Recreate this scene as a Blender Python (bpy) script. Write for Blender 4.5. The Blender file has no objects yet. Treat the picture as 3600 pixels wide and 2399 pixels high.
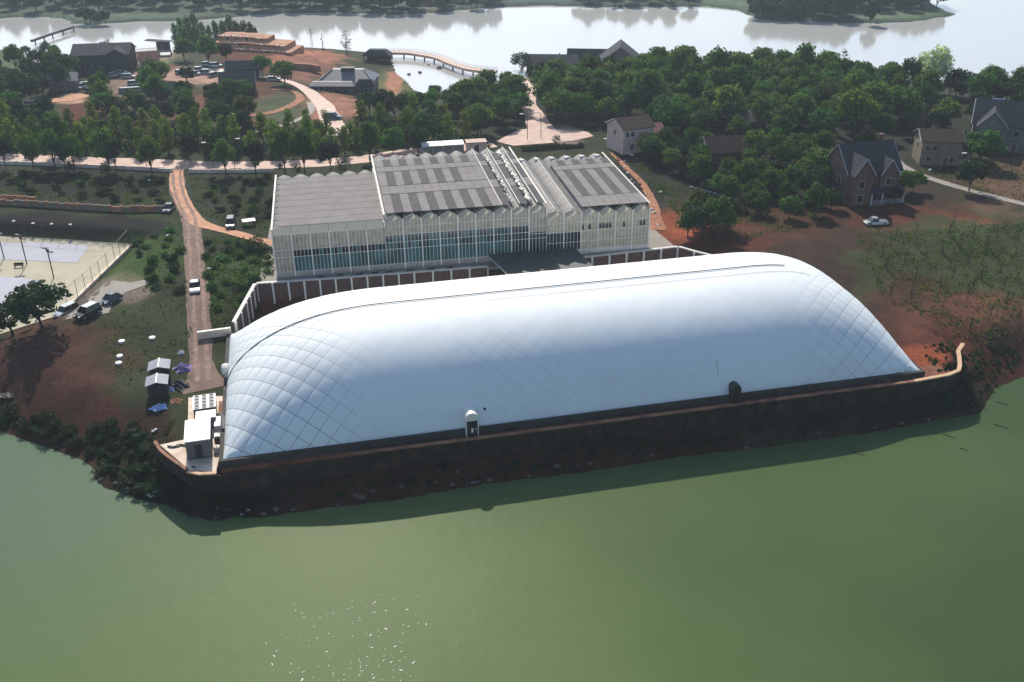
import bpy, math, random
import numpy as np
from mathutils import Vector, Matrix
R_ = math.radians
C = bpy.context.scene.collection

# ---------------------------------------------------------------- camera, sky, sun, exposure
F, PW, PH, PITCH, ROLL, CZ = 2300.0, 2353.0, 1568.0, R_(27), R_(0.6), 78.0
_f = np.array([0, math.cos(PITCH), -math.sin(PITCH)])
_r0 = np.array([1.0, 0, 0]); _u0 = np.array([0, math.sin(PITCH), math.cos(PITCH)])
_r = _r0*math.cos(ROLL) - _u0*math.sin(ROLL); _u = _u0*math.cos(ROLL) + _r0*math.sin(ROLL)
cam_d = bpy.data.cameras.new('camera'); cam = bpy.data.objects.new('camera', cam_d); C.objects.link(cam)
m4 = Matrix.Identity(4)
for i in range(3):
    m4[i][0] = _r[i]; m4[i][1] = _u[i]; m4[i][2] = -_f[i]
m4[2][3] = CZ
cam.matrix_world = m4
cam_d.sensor_width = 36.0; cam_d.lens = 36.0*F/PW; cam_d.clip_start = 0.5; cam_d.clip_end = 5000
bpy.context.scene.camera = cam

SUN_EL, SUN_AZ = R_(41), R_(-12.5)          # azimuth clockwise from +Y
w = bpy.data.worlds.new('World'); bpy.context.scene.world = w; w.use_nodes = True
nt = w.node_tree; bg = nt.nodes['Background']; sky = nt.nodes.new('ShaderNodeTexSky')
sky.sky_type = 'NISHITA'; sky.sun_disc = False; sky.sun_elevation = SUN_EL; sky.sun_rotation = SUN_AZ % (2*math.pi)
sky.air_density = 1.0; sky.dust_density = 1.4; sky.ozone_density = 2.0; sky.altitude = 0
nt.links.new(sky.outputs[0], bg.inputs[0]); bg.inputs[1].default_value = 0.125
sl = bpy.data.lights.new('sun', 'SUN'); so = bpy.data.objects.new('sun', sl); C.objects.link(so)
sl.energy = 4.2; sl.angle = R_(0.5); sl.color = (1.0, 0.91, 0.78)
sd = Vector((math.sin(SUN_AZ)*math.cos(SUN_EL), math.cos(SUN_AZ)*math.cos(SUN_EL), math.sin(SUN_EL)))
so.rotation_euler = sd.to_track_quat('Z', 'Y').to_euler(); so.location = (0, 0, 300)
sc = bpy.context.scene
sc.view_settings.view_transform = 'Standard'; sc.view_settings.look = 'None'
sc.view_settings.exposure = 0.28; sc.view_settings.gamma = 1.0
sc.cycles.use_denoising = True
sc.cycles.max_bounces = 8; sc.cycles.volume_bounces = 1
sc.cycles.sample_clamp_indirect = 6

# ---------------------------------------------------------------- survey helpers
def at(px, py, z=7.0):
    """ground point seen at a photo position, on the level z"""
    d = _f*F + _r*(px-PW/2) - _u*(py-PH/2)
    t = (z-CZ)/d[2]
    return Vector((d[0]*t, d[1]*t, z))
def proj(x, y, z):
    X, Y, Z = x, y, z-CZ
    dep = X*_f[0]+Y*_f[1]+Z*_f[2]
    return PW/2 + F*(X*_r[0]+Y*_r[1]+Z*_r[2])/dep, PH/2 - F*(X*_u[0]+Y*_u[1]+Z*_u[2])/dep
def sm(a, b, x):
    t = np.clip((x-a)/(b-a), 0, 1); return t*t*(3-2*t)
def sdist(x, y, poly):
    """signed distance to a polygon, positive inside"""
    x = np.asarray(x, float); y = np.asarray(y, float)
    d2 = np.full(x.shape, 1e18); ins = np.zeros(x.shape, bool)
    n = len(poly)
    for i in range(n):
        ax, ay = poly[i][0], poly[i][1]; bx, by = poly[(i+1) % n][0], poly[(i+1) % n][1]
        ex, ey = bx-ax, by-ay; L = ex*ex+ey*ey+1e-12
        t = np.clip(((x-ax)*ex+(y-ay)*ey)/L, 0, 1)
        d2 = np.minimum(d2, (x-ax-t*ex)**2+(y-ay-t*ey)**2)
        c = ((ay > y) != (by > y)) & (x < (bx-ax)*(y-ay)/((by-ay) if by != ay else 1e-9)+ax)
        ins ^= c
    d = np.sqrt(d2)
    return np.where(ins, d, -d)
def wob(x, y, s):
    """smooth pseudo noise -1..1"""
    return (np.sin(x*s+1.7*np.sin(y*s*0.83+.4))+np.sin(y*s*1.13+1.9*np.sin(x*s*.71+2.1))+np.sin((x+y)*s*.59+1.3*np.sin((x-y)*s*.9)))/3

DA = R_(12.5); DO = Vector((-37.5, 108.6, 0))           # the air dome's frame
DX = Vector((math.cos(DA), math.sin(DA), 0)); DY = Vector((-math.sin(DA), math.cos(DA), 0))
def dome_pt(u, v, z=5.0): 
    p = DO + DX*u + DY*v; p.z = z; return p
def dome_uv(x, y):
    return (x-DO.x)*DX.x+(y-DO.y)*DX.y, (x-DO.x)*DY.x+(y-DO.y)*DY.y

NEAR = [(-700,860),(-300,930),(0,990),(60,1012),(130,1036),(190,1058),(218,1078),(216,1098),(240,1122),(290,1136),(330,1150),(358,1153),(400,1163),(430,1181),(470,1192),(515,1195),
 (530,1181),(560,1190),(600,1188),(680,1176),(750,1166),(900,1150),(980,1135),(1100,1113),(1250,1095),(1400,1076),(1560,1048),(1700,1034),(1850,1014),(2000,993),(2150,965),(2250,950),(2266,925),(2285,892),(2353,866),(2600,800),(3000,760),
 (3000,240),(2700,225),(2353,212),(2150,190),(1900,172),(1700,162),(1480,160),(1240,172),(1185,184),(1120,196),(1040,206),(975,214),(952,206),(935,186),(912,168),(905,146),(890,128),(850,120),(760,112),(690,108),(600,100),(520,92),(430,98),(402,112),(390,126),(300,124),
 (190,126),(100,146),(50,132),(24,104),(100,96),(70,88),(0,80),(-300,60),(-700,60)]
NEARW = [tuple(at(a, b, 0.0))[:2] for a, b in NEAR]
PLATW = [tuple(dome_pt(u, v))[:2] for u, v in [(-9,7.2),(-6.6,3.0),(-4.6,-.6),(-1.3,-1.8),(40,-1.75),(98.6,-1.7),(106.3,-.8),(110,2.2),(112.6,6.9),(113,30),(50,60),(-9,30)]]
BASIN = [tuple(at(a, b, 5.0))[:2] for a, b in [(-420,500),(-100,538),(60,548),(306,566),(240,640),(130,735),(-60,800),(-420,800)]]
FAR = [(-900,60),(-200,47),(0,44),(60,40),(140,44),(160,56),(200,58),(330,50),(420,52),(600,34),(760,30),(900,35),(1010,30),(1130,18),(1250,14),(1450,19),(1600,15),(1690,24),(1740,46),(1800,51),(1860,50),(1930,54),(2020,56),(2110,50),(2190,38),(2206,34),(2180,28),(2150,12),(2120,-20),(1700,-50),(1200,-60),(-900,-60)]
FARW = [tuple(at(a, b, 0.0))[:2] for a, b in FAR]

def ground_h(x, y):
    x = np.atleast_1d(np.asarray(x, float)); y = np.atleast_1d(np.asarray(y, float))
    d = sdist(x, y, NEARW)
    u, v = dome_uv(x, y)
    M = sm(-1, 3, u)*(1-sm(84, 90, u))
    vs = np.interp(u, [0, 4.3, 18, 32, 45.4, 61.8, 72, 82.4], [54.0, 54.0, 53.0, 52.3, 51.7, 51.6, 52.0, 52.4])
    zb = 5 + 2*(M*sm(vs, vs+.8, v)+(1-M)*sm(28, 50, v))
    zb = zb + 0.25*wob(x, y, .11)*sm(60, 90, v)
    zb = zb - 1.9*M*sm(37.6, 38.4, v)*(1-sm(vs-.9, vs, v))
    b = sdist(x, y, BASIN)
    zb = zb - 2.6*sm(-4.5, 0.3, b)
    h1 = zb*sm(-1.0, 12.0+44*sm(240, 300, y), d)
    dp = sdist(x, y, PLATW)-1.1
    fr = np.clip(d/(d+np.maximum(-dp, 0.01)), 0, 1)
    h2 = np.where(dp > 0, zb, 2.9*np.power(fr, .8))
    P = sm(-13, -9, u)*(1-sm(113, 122, u))*(1-sm(8, 20, v))
    h = np.where(dp > 0, zb, h1*(1-P)+h2*P)
    return np.where(d > 0, h, np.maximum(-2.5, d*0.35))
def gz(x, y): return float(ground_h(x, y)[0])
def G(px, py, dz=0.0):
    z = 7.0
    for _ in range(16):
        p = at(px, py, z); z = z*.3+.7*gz(p.x, p.y)
    p = at(px, py, z); p.z = gz(p.x, p.y)+dz
    return p
def scale_at(p):
    return F/float(np.dot(np.array([p.x, p.y, p.z-CZ]), _f))     # photo pixels per metre there

# ---------------------------------------------------------------- materials
def new_mat(name):
    m = bpy.data.materials.new(name); m.use_nodes = True
    return m, m.node_tree.nodes, m.node_tree.links, m.node_tree.nodes['Principled BSDF']
def mat(name, col, rough=.7, var=.12, scale=1.5, metal=0.0, spec=.4, bump=0.0, dirt=None, rand=0.0):
    m, N, L, b = new_mat(name)
    b.inputs['Roughness'].default_value = rough; b.inputs['Metallic'].default_value = metal
    b.inputs['Specular IOR Level'].default_value = spec
    tc = N.new('ShaderNodeTexCoord'); no = N.new('ShaderNodeTexNoise'); no.inputs['Scale'].default_value = scale
    no.inputs['Detail'].default_value = 5; no.inputs['Roughness'].default_value = .65
    L.new(tc.outputs['Object'], no.inputs['Vector'])
    ra = N.new('ShaderNodeValToRGB'); L.new(no.outputs[0], ra.inputs[0])
    e = ra.color_ramp.elements; e[0].position = .32; e[1].position = .68
    c0 = dirt if dirt else tuple(c*(1-var*1.6) for c in col)
    e[0].color = (*c0, 1); e[1].color = (*[min(1, c*(1+var)) for c in col], 1)
    out = ra.outputs[0]
    if rand:
        oi = N.new('ShaderNodeObjectInfo'); hs = N.new('ShaderNodeHueSaturation')
        mr = N.new('ShaderNodeMapRange'); mr.inputs['To Min'].default_value = 1-rand; mr.inputs['To Max'].default_value = 1+rand
        L.new(oi.outputs['Random'], mr.inputs[0]); L.new(mr.outputs[0], hs.inputs['Value']); L.new(out, hs.inputs['Color']); out = hs.outputs[0]
    L.new(out, b.inputs['Base Color'])
    if bump:
        bp = N.new('ShaderNodeBump'); bp.inputs['Strength'].default_value = bump; bp.inputs['Distance'].default_value = .1
        L.new(no.outputs[0], bp.inputs['Height']); L.new(bp.outputs[0], b.inputs['Normal'])
    return m
def leaf_mat(name, c0, c1, trans=.35):
    m, N, L, b = new_mat(name)
    geo = N.new('ShaderNodeNewGeometry'); oi = N.new('ShaderNodeObjectInfo')
    ra = N.new('ShaderNodeValToRGB'); L.new(geo.outputs['Random Per Island'], ra.inputs[0])
    ra.color_ramp.elements[0].color = (*c0, 1); ra.color_ramp.elements[1].color = (*c1, 1)
    hs = N.new('ShaderNodeHueSaturation')
    mr = N.new('ShaderNodeMapRange'); mr.inputs['To Min'].default_value = .62; mr.inputs['To Max'].default_value = 1.35
    mh = N.new('ShaderNodeMapRange'); mh.inputs['To Min'].default_value = .485; mh.inputs['To Max'].default_value = .545
    m2 = N.new('ShaderNodeMath'); m2.operation = 'FRACT'; m3 = N.new('ShaderNodeMath'); m3.operation = 'MULTIPLY'; m3.inputs[1].default_value = 7.3
    L.new(oi.outputs['Random'], m3.inputs[0]); L.new(m3.outputs[0], m2.inputs[0])
    L.new(oi.outputs['Random'], mr.inputs[0]); L.new(m2.outputs[0], mh.inputs[0])
    L.new(mr.outputs[0], hs.inputs['Value']); L.new(mh.outputs[0], hs.inputs['Hue']); L.new(ra.outputs[0], hs.inputs['Color'])
    L.new(hs.outputs[0], b.inputs['Base Color']); b.inputs['Roughness'].default_value = .7; b.inputs['Specular IOR Level'].default_value = .1
    tr = N.new('ShaderNodeBsdfTranslucent'); mx = N.new('ShaderNodeMixShader'); mx.inputs[0].default_value = trans
    tm = N.new('ShaderNodeMixRGB'); tm.blend_type = 'MULTIPLY'; tm.inputs[0].default_value = 1; tm.inputs[2].default_value = (1.3, 1.5, .5, 1)
    L.new(hs.outputs[0], tm.inputs[1]); L.new(tm.outputs[0], tr.inputs[0])
    L.new(b.outputs[0], mx.inputs[1]); L.new(tr.outputs[0], mx.inputs[2])
    L.new(mx.outputs[0], N['Material Output'].inputs[0])
    return m
def film_mat():
    m, N, L, b = new_mat('translucent_film')
    b.inputs['Base Color'].default_value = (.74, .7, .6, 1); b.inputs['Roughness'].default_value = .5
    tr = N.new('ShaderNodeBsdfTranslucent'); tr.inputs[0].default_value = (.85, .8, .66, 1); mx = N.new('ShaderNodeMixShader'); mx.inputs[0].default_value = .5
    L.new(b.outputs[0], mx.inputs[1]); L.new(tr.outputs[0], mx.inputs[2]); L.new(mx.outputs[0], N['Material Output'].inputs[0])
    return m
M = {}
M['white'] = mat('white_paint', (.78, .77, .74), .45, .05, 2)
M['cream'] = mat('cream_sheet', (.72, .68, .58), .5, .1, 1.2, dirt=(.5, .47, .4))
M['offwhite'] = mat('weathered_white', (.62, .6, .56), .6, .12, 1.5)
M['steel'] = mat('galvanised_steel', (.5, .51, .52), .4, .12, 3, metal=.6)
M['darkmetal'] = mat('dark_metal', (.03, .032, .036), .5, .2, 3)
M['black'] = mat('black_rubber', (.015, .015, .016), .6, .2, 3)
M['concrete'] = mat('concrete', (.36, .34, .31), .85, .14, .8, bump=.2)
M['paleconcrete'] = mat('pale_concrete', (.68, .6, .5), .8, .12, .5, dirt=(.5, .38, .28), bump=.1)
M['darkconcrete'] = mat('stained_concrete', (.05, .046, .044), .85, .3, .5, bump=.3)
M['parapet'] = mat('red_stained_parapet', (.3, .15, .09), .85, .3, .4, dirt=(.12, .06, .04), bump=.3)
M['terracotta'] = mat('pale_orange_concrete', (.6, .4, .24), .8, .15, .6)
M['wetwall'] = mat('dark_wet_wall', (.042, .022, .015), .9, .4, .6, dirt=(.009, .007, .006), bump=.4)
M['brownpanel'] = mat('brown_panel', (.12, .065, .055), .7, .2, 1.2)
M['slate'] = mat('slate_roof', (.05, .054, .064), .85, .25, 2.5, bump=.2, spec=.12)
M['greyroof'] = mat('grey_metal_roof', (.14, .15, .17), .45, .15, 1.0)
M['shedroof'] = mat('ribbed_steel_roof', (.27, .3, .34), .6, .12, 2.0, spec=.25)
M['redroof'] = mat('red_tile_roof', (.2, .07, .055), .7, .25, 1.5, bump=.2)
M['brownroof'] = mat('brown_tile_roof', (.05, .034, .028), .85, .3, 1.5, bump=.2, spec=.12)
M['pinkwall'] = mat('pink_render', (.72, .54, .48), .85, .12, .7)
M['tanwall'] = mat('tan_render', (.22, .18, .13), .85, .15, .7)
M['brickwall'] = mat('brown_brick', (.13, .075, .06), .85, .25, 1.5, bump=.2)
M['greywall'] = mat('grey_render', (.16, .15, .15), .85, .15, .7)
M['darkwall'] = mat('dark_boarding', (.035, .035, .04), .7, .2, 1.2)
M['orange'] = mat('orange_earth_brick', (.42, .2, .11), .85, .2, .5, dirt=(.25, .11, .06), bump=.3)
M['trim'] = mat('pale_trim', (.42, .42, .42), .6, .1, 2)
M['glassdark'] = mat('dark_window_glass', (.012, .016, .02), .12, .2, 1, spec=.6)
M['carglass'] = mat('car_glass', (.01, .012, .015), .08, .1, 1, spec=.7)
M['carwhite'] = mat('white_car_paint', (.8, .81, .82), .22, .02, 1, spec=.6)
M['carsilver'] = mat('silver_car_paint', (.45, .5, .52), .25, .03, 1, metal=.4)
M['carblack'] = mat('black_car_paint', (.012, .013, .016), .2, .05, 1, spec=.6)
M['carblue'] = mat('slate_blue_car_paint', (.06, .1, .13), .25, .05, 1, spec=.6)
M['lamp'] = mat('lamp_lens', (.8, .8, .78), .2, .02, 1)
M['bark'] = mat('bark', (.06, .045, .033), .9, .3, 3, bump=.3)
M['leafA'] = leaf_mat('forest_leaves', (.022, .052, .012), (.09, .17, .036))
M['grassblade'] = leaf_mat('grass_blades', (.035, .05, .014), (.085, .11, .03), .45)
M['leafE'] = leaf_mat('olive_leaves', (.034, .056, .014), (.11, .16, .042), .4)
M['leafB'] = leaf_mat('willow_leaves', (.055, .085, .012), (.15, .19, .035), .45)
M['leafC'] = leaf_mat('dark_leaves', (.012, .026, .01), (.032, .055, .02), .25)
M['leafD'] = leaf_mat('pale_leaves', (.3, .34, .28), (.6, .64, .55), .4)
M['twigs'] = mat('dry_twigs', (.06, .06, .05), .9, .2, 3)
M['shade'] = mat('grey_shade_cloth', (.235, .222, .215), .85, .09, .45, spec=.1)
M['shadedark'] = mat('dark_shade_cloth', (.1, .1, .103), .85, .12, .6, spec=.1)
M['polyroof'] = mat('greenhouse_film', (.24, .235, .225), .6, .2, .6, spec=.2)
M['canopy'] = mat('dark_green_canopy', (.03, .045, .045), .55, .2, .6, bump=.05)
M['tarpblue'] = mat('blue_tarpaulin', (.3, .42, .75), .4, .25, 2.5, spec=.5)
M['tarppurple'] = mat('purple_tarpaulin', (.3, .22, .46), .4, .3, 2.5, spec=.5)
M['soil'] = mat('red_soil', (.2, .075, .04), .95, .3, .6, bump=.4)
M['courtblue'] = mat('lavender_court', (.41, .42, .475), .75, .05, .3, spec=.15)
M['courtcream'] = mat('cream_court', (.43, .4, .3), .8, .07, .3, spec=.15)
M['courtline'] = mat('court_line', (.8, .8, .78), .6, .03, 1)
M['road'] = mat('brown_gravel_road', (.17, .112, .09), .9, .14, .35, dirt=(.12, .078, .06), bump=.2)
M['track'] = mat('orange_dirt_track', (.52, .27, .16), .9, .2, .5, dirt=(.36, .19, .12), bump=.3)
M['rubble'] = mat('orange_rubble', (.36, .16, .085), .95, .35, 1.2, dirt=(.12, .05, .03), bump=.6)
M['film'] = film_mat()
M['pinkroad'] = mat('pale_pink_paving', (.52, .36, .3), .7, .12, .4, dirt=(.38, .26, .21))
M['pave'] = mat('grey_paving', (.26, .235, .21), .8, .12, .5)
M['netdark'] = mat('dark_netting', (.017, .015, .015), .8, .2, .4)
M['yellow'] = mat('yellow_flower', (.55, .5, .05), .7, .2, 3)
M['board'] = mat('pale_boardwalk', (.6, .42, .33), .7, .12, 1)
M['rock'] = mat('rock', (.12, .1, .08), .9, .3, 2, bump=.5)

def glass_mat(name, c, rough):
    m, N, L, b = new_mat(name)
    tc = N.new('ShaderNodeTexCoord'); no = N.new('ShaderNodeTexNoise'); no.inputs['Scale'].default_value = .35; no.inputs['Detail'].default_value = 4
    L.new(tc.outputs['Object'], no.inputs['Vector'])
    ra = N.new('ShaderNodeValToRGB'); L.new(no.outputs[0], ra.inputs[0]); ra.color_ramp.elements[0].position = .35; ra.color_ramp.elements[1].position = .7
    ra.color_ramp.elements[0].color = (*[k*.45 for k in c], 1); ra.color_ramp.elements[1].color = (*c, 1)
    L.new(ra.outputs[0], b.inputs['Base Color']); b.inputs['Roughness'].default_value = rough; b.inputs['Specular IOR Level'].default_value = .6
    return m
M['teal'] = glass_mat('teal_glass', (.06, .17, .18), .12)
M['deepteal'] = glass_mat('dark_teal_glass', (.03, .055, .07), .1)
M['beige'] = mat('beige_glazing', (.4, .36, .28), .35, .14, .9, dirt=(.22, .2, .16))
M['beige2'] = mat('pale_beige_glazing', (.5, .45, .33), .35, .14, .9, dirt=(.3, .27, .2))

def ground_mat():
    m, N, L, b = new_mat('ground_cover')
    a = N.new('ShaderNodeAttribute'); a.attribute_name = 'cover'
    tc = N.new('ShaderNodeTexCoord')
    n1 = N.new('ShaderNodeTexNoise'); n1.inputs['Scale'].default_value = .18; n1.inputs['Detail'].default_value = 8; n1.inputs['Roughness'].default_value = .7
    n2 = N.new('ShaderNodeTexNoise'); n2.inputs['Scale'].default_value = 1.6; n2.inputs['Detail'].default_value = 6; n2.inputs['Roughness'].default_value = .75
    L.new(tc.outputs['Object'], n1.inputs[0]); L.new(tc.outputs['Object'], n2.inputs[0])
    r1 = N.new('ShaderNodeMapRange'); r1.inputs[1].default_value = .3; r1.inputs[2].default_value = .7; r1.inputs[3].default_value = .55; r1.inputs[4].default_value = 1.35
    r2 = N.new('ShaderNodeMapRange'); r2.inputs[1].default_value = .3; r2.inputs[2].default_value = .7; r2.inputs[3].default_value = .6; r2.inputs[4].default_value = 1.4
    L.new(n1.outputs[0], r1.inputs[0]); L.new(n2.outputs[0], r2.inputs[0])
    mu = N.new('ShaderNodeMath'); mu.operation = 'MULTIPLY'; L.new(r1.outputs[0], mu.inputs[0]); L.new(r2.outputs[0], mu.inputs[1])
    vm = N.new('ShaderNodeVectorMath'); vm.operation = 'SCALE'; L.new(a.outputs['Color'], vm.inputs[0]); L.new(mu.outputs[0], vm.inputs['Scale'])
    L.new(vm.outputs[0], b.inputs['Base Color']); b.inputs['Roughness'].default_value = .95; b.inputs['Specular IOR Level'].default_value = .15
    bp = N.new('ShaderNodeBump'); bp.inputs['Strength'].default_value = .6; bp.inputs['Distance'].default_value = .4
    L.new(n2.outputs[0], bp.inputs['Height']); L.new(bp.outputs[0], b.inputs['Normal'])
    return m
M['ground'] = ground_mat()

# ---------------------------------------------------------------- mesh builder
class MB:
    def __init__(s): s.v = []; s.f = []; s.m = []
    def add(s, vs, fs, mi=0):
        o = len(s.v); s.v += [tuple(q) for q in vs]; s.f += [tuple(i+o for i in q) for q in fs]; s.m += [mi]*len(fs); return s
    def box(s, x0, x1, y0, y1, z0, z1, mi=0, rz=0.0, tap=0.0):
        t = tap
        vs = [(x0, y0, z0), (x1, y0, z0), (x1, y1, z0), (x0, y1, z0), (x0+t, y0+t, z1), (x1-t, y0+t, z1), (x1-t, y1-t, z1), (x0+t, y1-t, z1)]
        if rz:
            cx, cy = (x0+x1)/2, (y0+y1)/2; c, n = math.cos(rz), math.sin(rz)
            vs = [(cx+(x-cx)*c-(y-cy)*n, cy+(x-cx)*n+(y-cy)*c, z) for x, y, z in vs]
        return s.add(vs, [(3, 2, 1, 0), (4, 5, 6, 7), (0, 1, 5, 4), (1, 2, 6, 5), (2, 3, 7, 6), (3, 0, 4, 7)], mi)
    def prism(s, poly, z0, z1, mi=0):
        n = len(poly)
        return s.add([(x, y, z0) for x, y in poly]+[(x, y, z1) for x, y in poly],
                     [tuple(range(n-1, -1, -1)), tuple(range(n, 2*n))]+[(i, (i+1) % n, n+(i+1) % n, n+i) for i in range(n)], mi)
    def extr(s, poly, a, b, axis='y', mi=0):
        """profile in (x,z) pulled along y, or in (y,z) pulled along x"""
        n = len(poly)
        pt = (lambda p, t: (p[0], t, p[1])) if axis == 'y' else (lambda p, t: (t, p[0], p[1]))
        return s.add([pt(p, a) for p in poly]+[pt(p, b) for p in poly],
                     [tuple(range(n)), tuple(range(2*n-1, n-1, -1))]+[((i+1) % n, i, n+i, n+(i+1) % n) for i in range(n)], mi)
    def tube(s, pts, r, n=6, mi=0):
        pts = [Vector(p) for p in pts]; rs = r if isinstance(r, (list, tuple)) else [r]*len(pts); o = len(s.v); vs = []; fs = []
        for i, p in enumerate(pts):
            t = (pts[min(i+1, len(pts)-1)]-pts[max(i-1, 0)]); t.normalize()
            a = t.orthogonal() if abs(t.z) < .95 else Vector((1, 0, 0)); 
            if abs(t.z) < .95: a = t.cross(Vector((0, 0, 1)))
            a.normalize(); b = t.cross(a)
            for k in range(n):
                th = 2*math.pi*k/n; vs.append(p+(a*math.cos(th)+b*math.sin(th))*rs[i])
        for i in range(len(pts)-1):
            for k in range(n):
                k2 = (k+1) % n; fs.append((i*n+k, i*n+k2, (i+1)*n+k2, (i+1)*n+k))
        fs.append(tuple(range(n-1, -1, -1))); fs.append(tuple((len(pts)-1)*n+k for k in range(n)))
        return s.add(vs, fs, mi)
    def lathe(s, prof, c=(0, 0, 0), n=14, mi=0):
        vs = []; fs = []
        for r, z in prof:
            for k in range(n): vs.append((c[0]+r*math.cos(2*math.pi*k/n), c[1]+r*math.sin(2*math.pi*k/n), c[2]+z))
        for i in range(len(prof)-1):
            for k in range(n):
                k2 = (k+1) % n; fs.append((i*n+k, i*n+k2, (i+1)*n+k2, (i+1)*n+k))
        fs.append(tuple(range(n-1, -1, -1))); fs.append(tuple((len(prof)-1)*n+k for k in range(n)))
        return s.add(vs, fs, mi)
    def blob(s, c, r, seed=0, n=9, rough=.25, mi=0):
        rr = random.Random(seed); vs = []; fs = []; a, b = n, max(4, n//2+1)
        ph = [rr.uniform(0, 6.28) for _ in range(6)]
        for j in range(b+1):
            la = math.pi*j/b
            for i in range(a):
                lo = 2*math.pi*i/a
                k = 1+rough*(math.sin(2*lo+ph[0])*math.sin(la*2+ph[1])+.6*math.sin(3*lo+ph[2]+la*2)+.5*rr.uniform(-1, 1))*math.sin(la)
                vs.append((c[0]+r[0]*k*math.sin(la)*math.cos(lo), c[1]+r[1]*k*math.sin(la)*math.sin(lo), c[2]+r[2]*k*math.cos(la)))
        for j in range(b):
            for i in range(a):
                i2 = (i+1) % a; fs.append((j*a+i, (j+1)*a+i, (j+1)*a+i2, j*a+i2))
        return s.add(vs, fs, mi)
    def build(s, name, mats, parent=None, smooth=False, loc=None, rz=0.0):
        me = bpy.data.meshes.new(name); me.from_pydata(s.v, [], s.f)
        for q in (mats if isinstance(mats, (list, tuple)) else [mats]): me.materials.append(M[q] if isinstance(q, str) else q)
        me.polygons.foreach_set('material_index', s.m)
        if smooth: me.polygons.foreach_set('use_smooth', [True]*len(s.f))
        me.update()
        o = bpy.data.objects.new(name, me); C.objects.link(o)
        if parent: o.parent = parent
        if loc is not None: o.location = loc
        if rz: o.rotation_euler = (0, 0, rz)
        return o
def tag(o, label=None, cat=None, group=None, kind=None):
    if label: o['label'] = label
    if cat: o['category'] = cat
    if group: o['group'] = group
    if kind: o['kind'] = kind
    return o
def thing(name, label, cat, loc=(0, 0, 0), rz=0.0, group=None):
    o = bpy.data.objects.new(name, None); C.objects.link(o); o.empty_display_size = .3
    o.location = loc; o.rotation_euler = (0, 0, rz); return tag(o, label, cat, group)
def dup(root, loc, rz=0.0, scale=None, label=None, group=None):
    r = root.copy(); C.objects.link(r); r.location = loc; r.rotation_euler = (0, 0, rz)
    if scale is not None: r.scale = scale if isinstance(scale, (tuple, list)) else (scale,)*3
    if label: r['label'] = label
    if group: r['group'] = group
    for ch in list(root.children):
        c = ch.copy(); C.objects.link(c); c.parent = r
        for g in ch.children:
            d = g.copy(); C.objects.link(d); d.parent = c
    return r

# ---------------------------------------------------------------- terrain, water, far shore
def sheet(name, x0, x1, y0, y1, step, hf, material):
    xs = np.arange(x0, x1+.01, step); ys = np.arange(y0, y1+.01, step)
    X, Y = np.meshgrid(xs, ys); Z = hf(X.ravel(), Y.ravel()); nx, ny = len(xs), len(ys)
    co = np.stack([X.ravel(), Y.ravel(), Z], 1).astype(np.float32)
    i = np.arange(nx*ny).reshape(ny, nx)
    q = np.stack([i[:-1, :-1].ravel(), i[:-1, 1:].ravel(), i[1:, 1:].ravel(), i[1:, :-1].ravel()], 1).astype(np.int32)
    me = bpy.data.meshes.new(name); me.vertices.add(len(co)); me.vertices.foreach_set('co', co.ravel())
    me.loops.add(q.size); me.loops.foreach_set('vertex_index', q.ravel())
    me.polygons.add(len(q)); me.polygons.foreach_set('loop_start', np.arange(0, q.size, 4, dtype=np.int32))
    me.polygons.foreach_set('use_smooth', np.ones(len(q), bool))
    me.update(calc_edges=True); me.validate(); me.materials.append(material)
    o = bpy.data.objects.new(name, me); C.objects.link(o); o['kind'] = 'structure'
    return o, co
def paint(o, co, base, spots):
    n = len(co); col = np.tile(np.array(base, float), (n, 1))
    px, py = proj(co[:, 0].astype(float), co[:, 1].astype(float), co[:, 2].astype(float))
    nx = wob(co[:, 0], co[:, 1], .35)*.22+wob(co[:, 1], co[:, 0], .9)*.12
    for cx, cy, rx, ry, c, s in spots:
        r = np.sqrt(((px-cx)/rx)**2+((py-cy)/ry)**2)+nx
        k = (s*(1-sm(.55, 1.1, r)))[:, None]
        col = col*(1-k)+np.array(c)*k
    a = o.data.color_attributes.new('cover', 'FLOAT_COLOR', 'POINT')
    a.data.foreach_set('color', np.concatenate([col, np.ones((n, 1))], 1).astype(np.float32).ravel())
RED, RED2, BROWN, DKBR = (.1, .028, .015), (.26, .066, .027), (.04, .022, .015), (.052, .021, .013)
GRASS, GRASS2, OLIVE, PALE = (.024, .033, .012), (.036, .075, .014), (.04, .052, .018), (.3, .22, .16)
terrain, tco = sheet('terrain', -300, 300, 84, 420, 1.0, ground_h, M['ground'])
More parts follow.
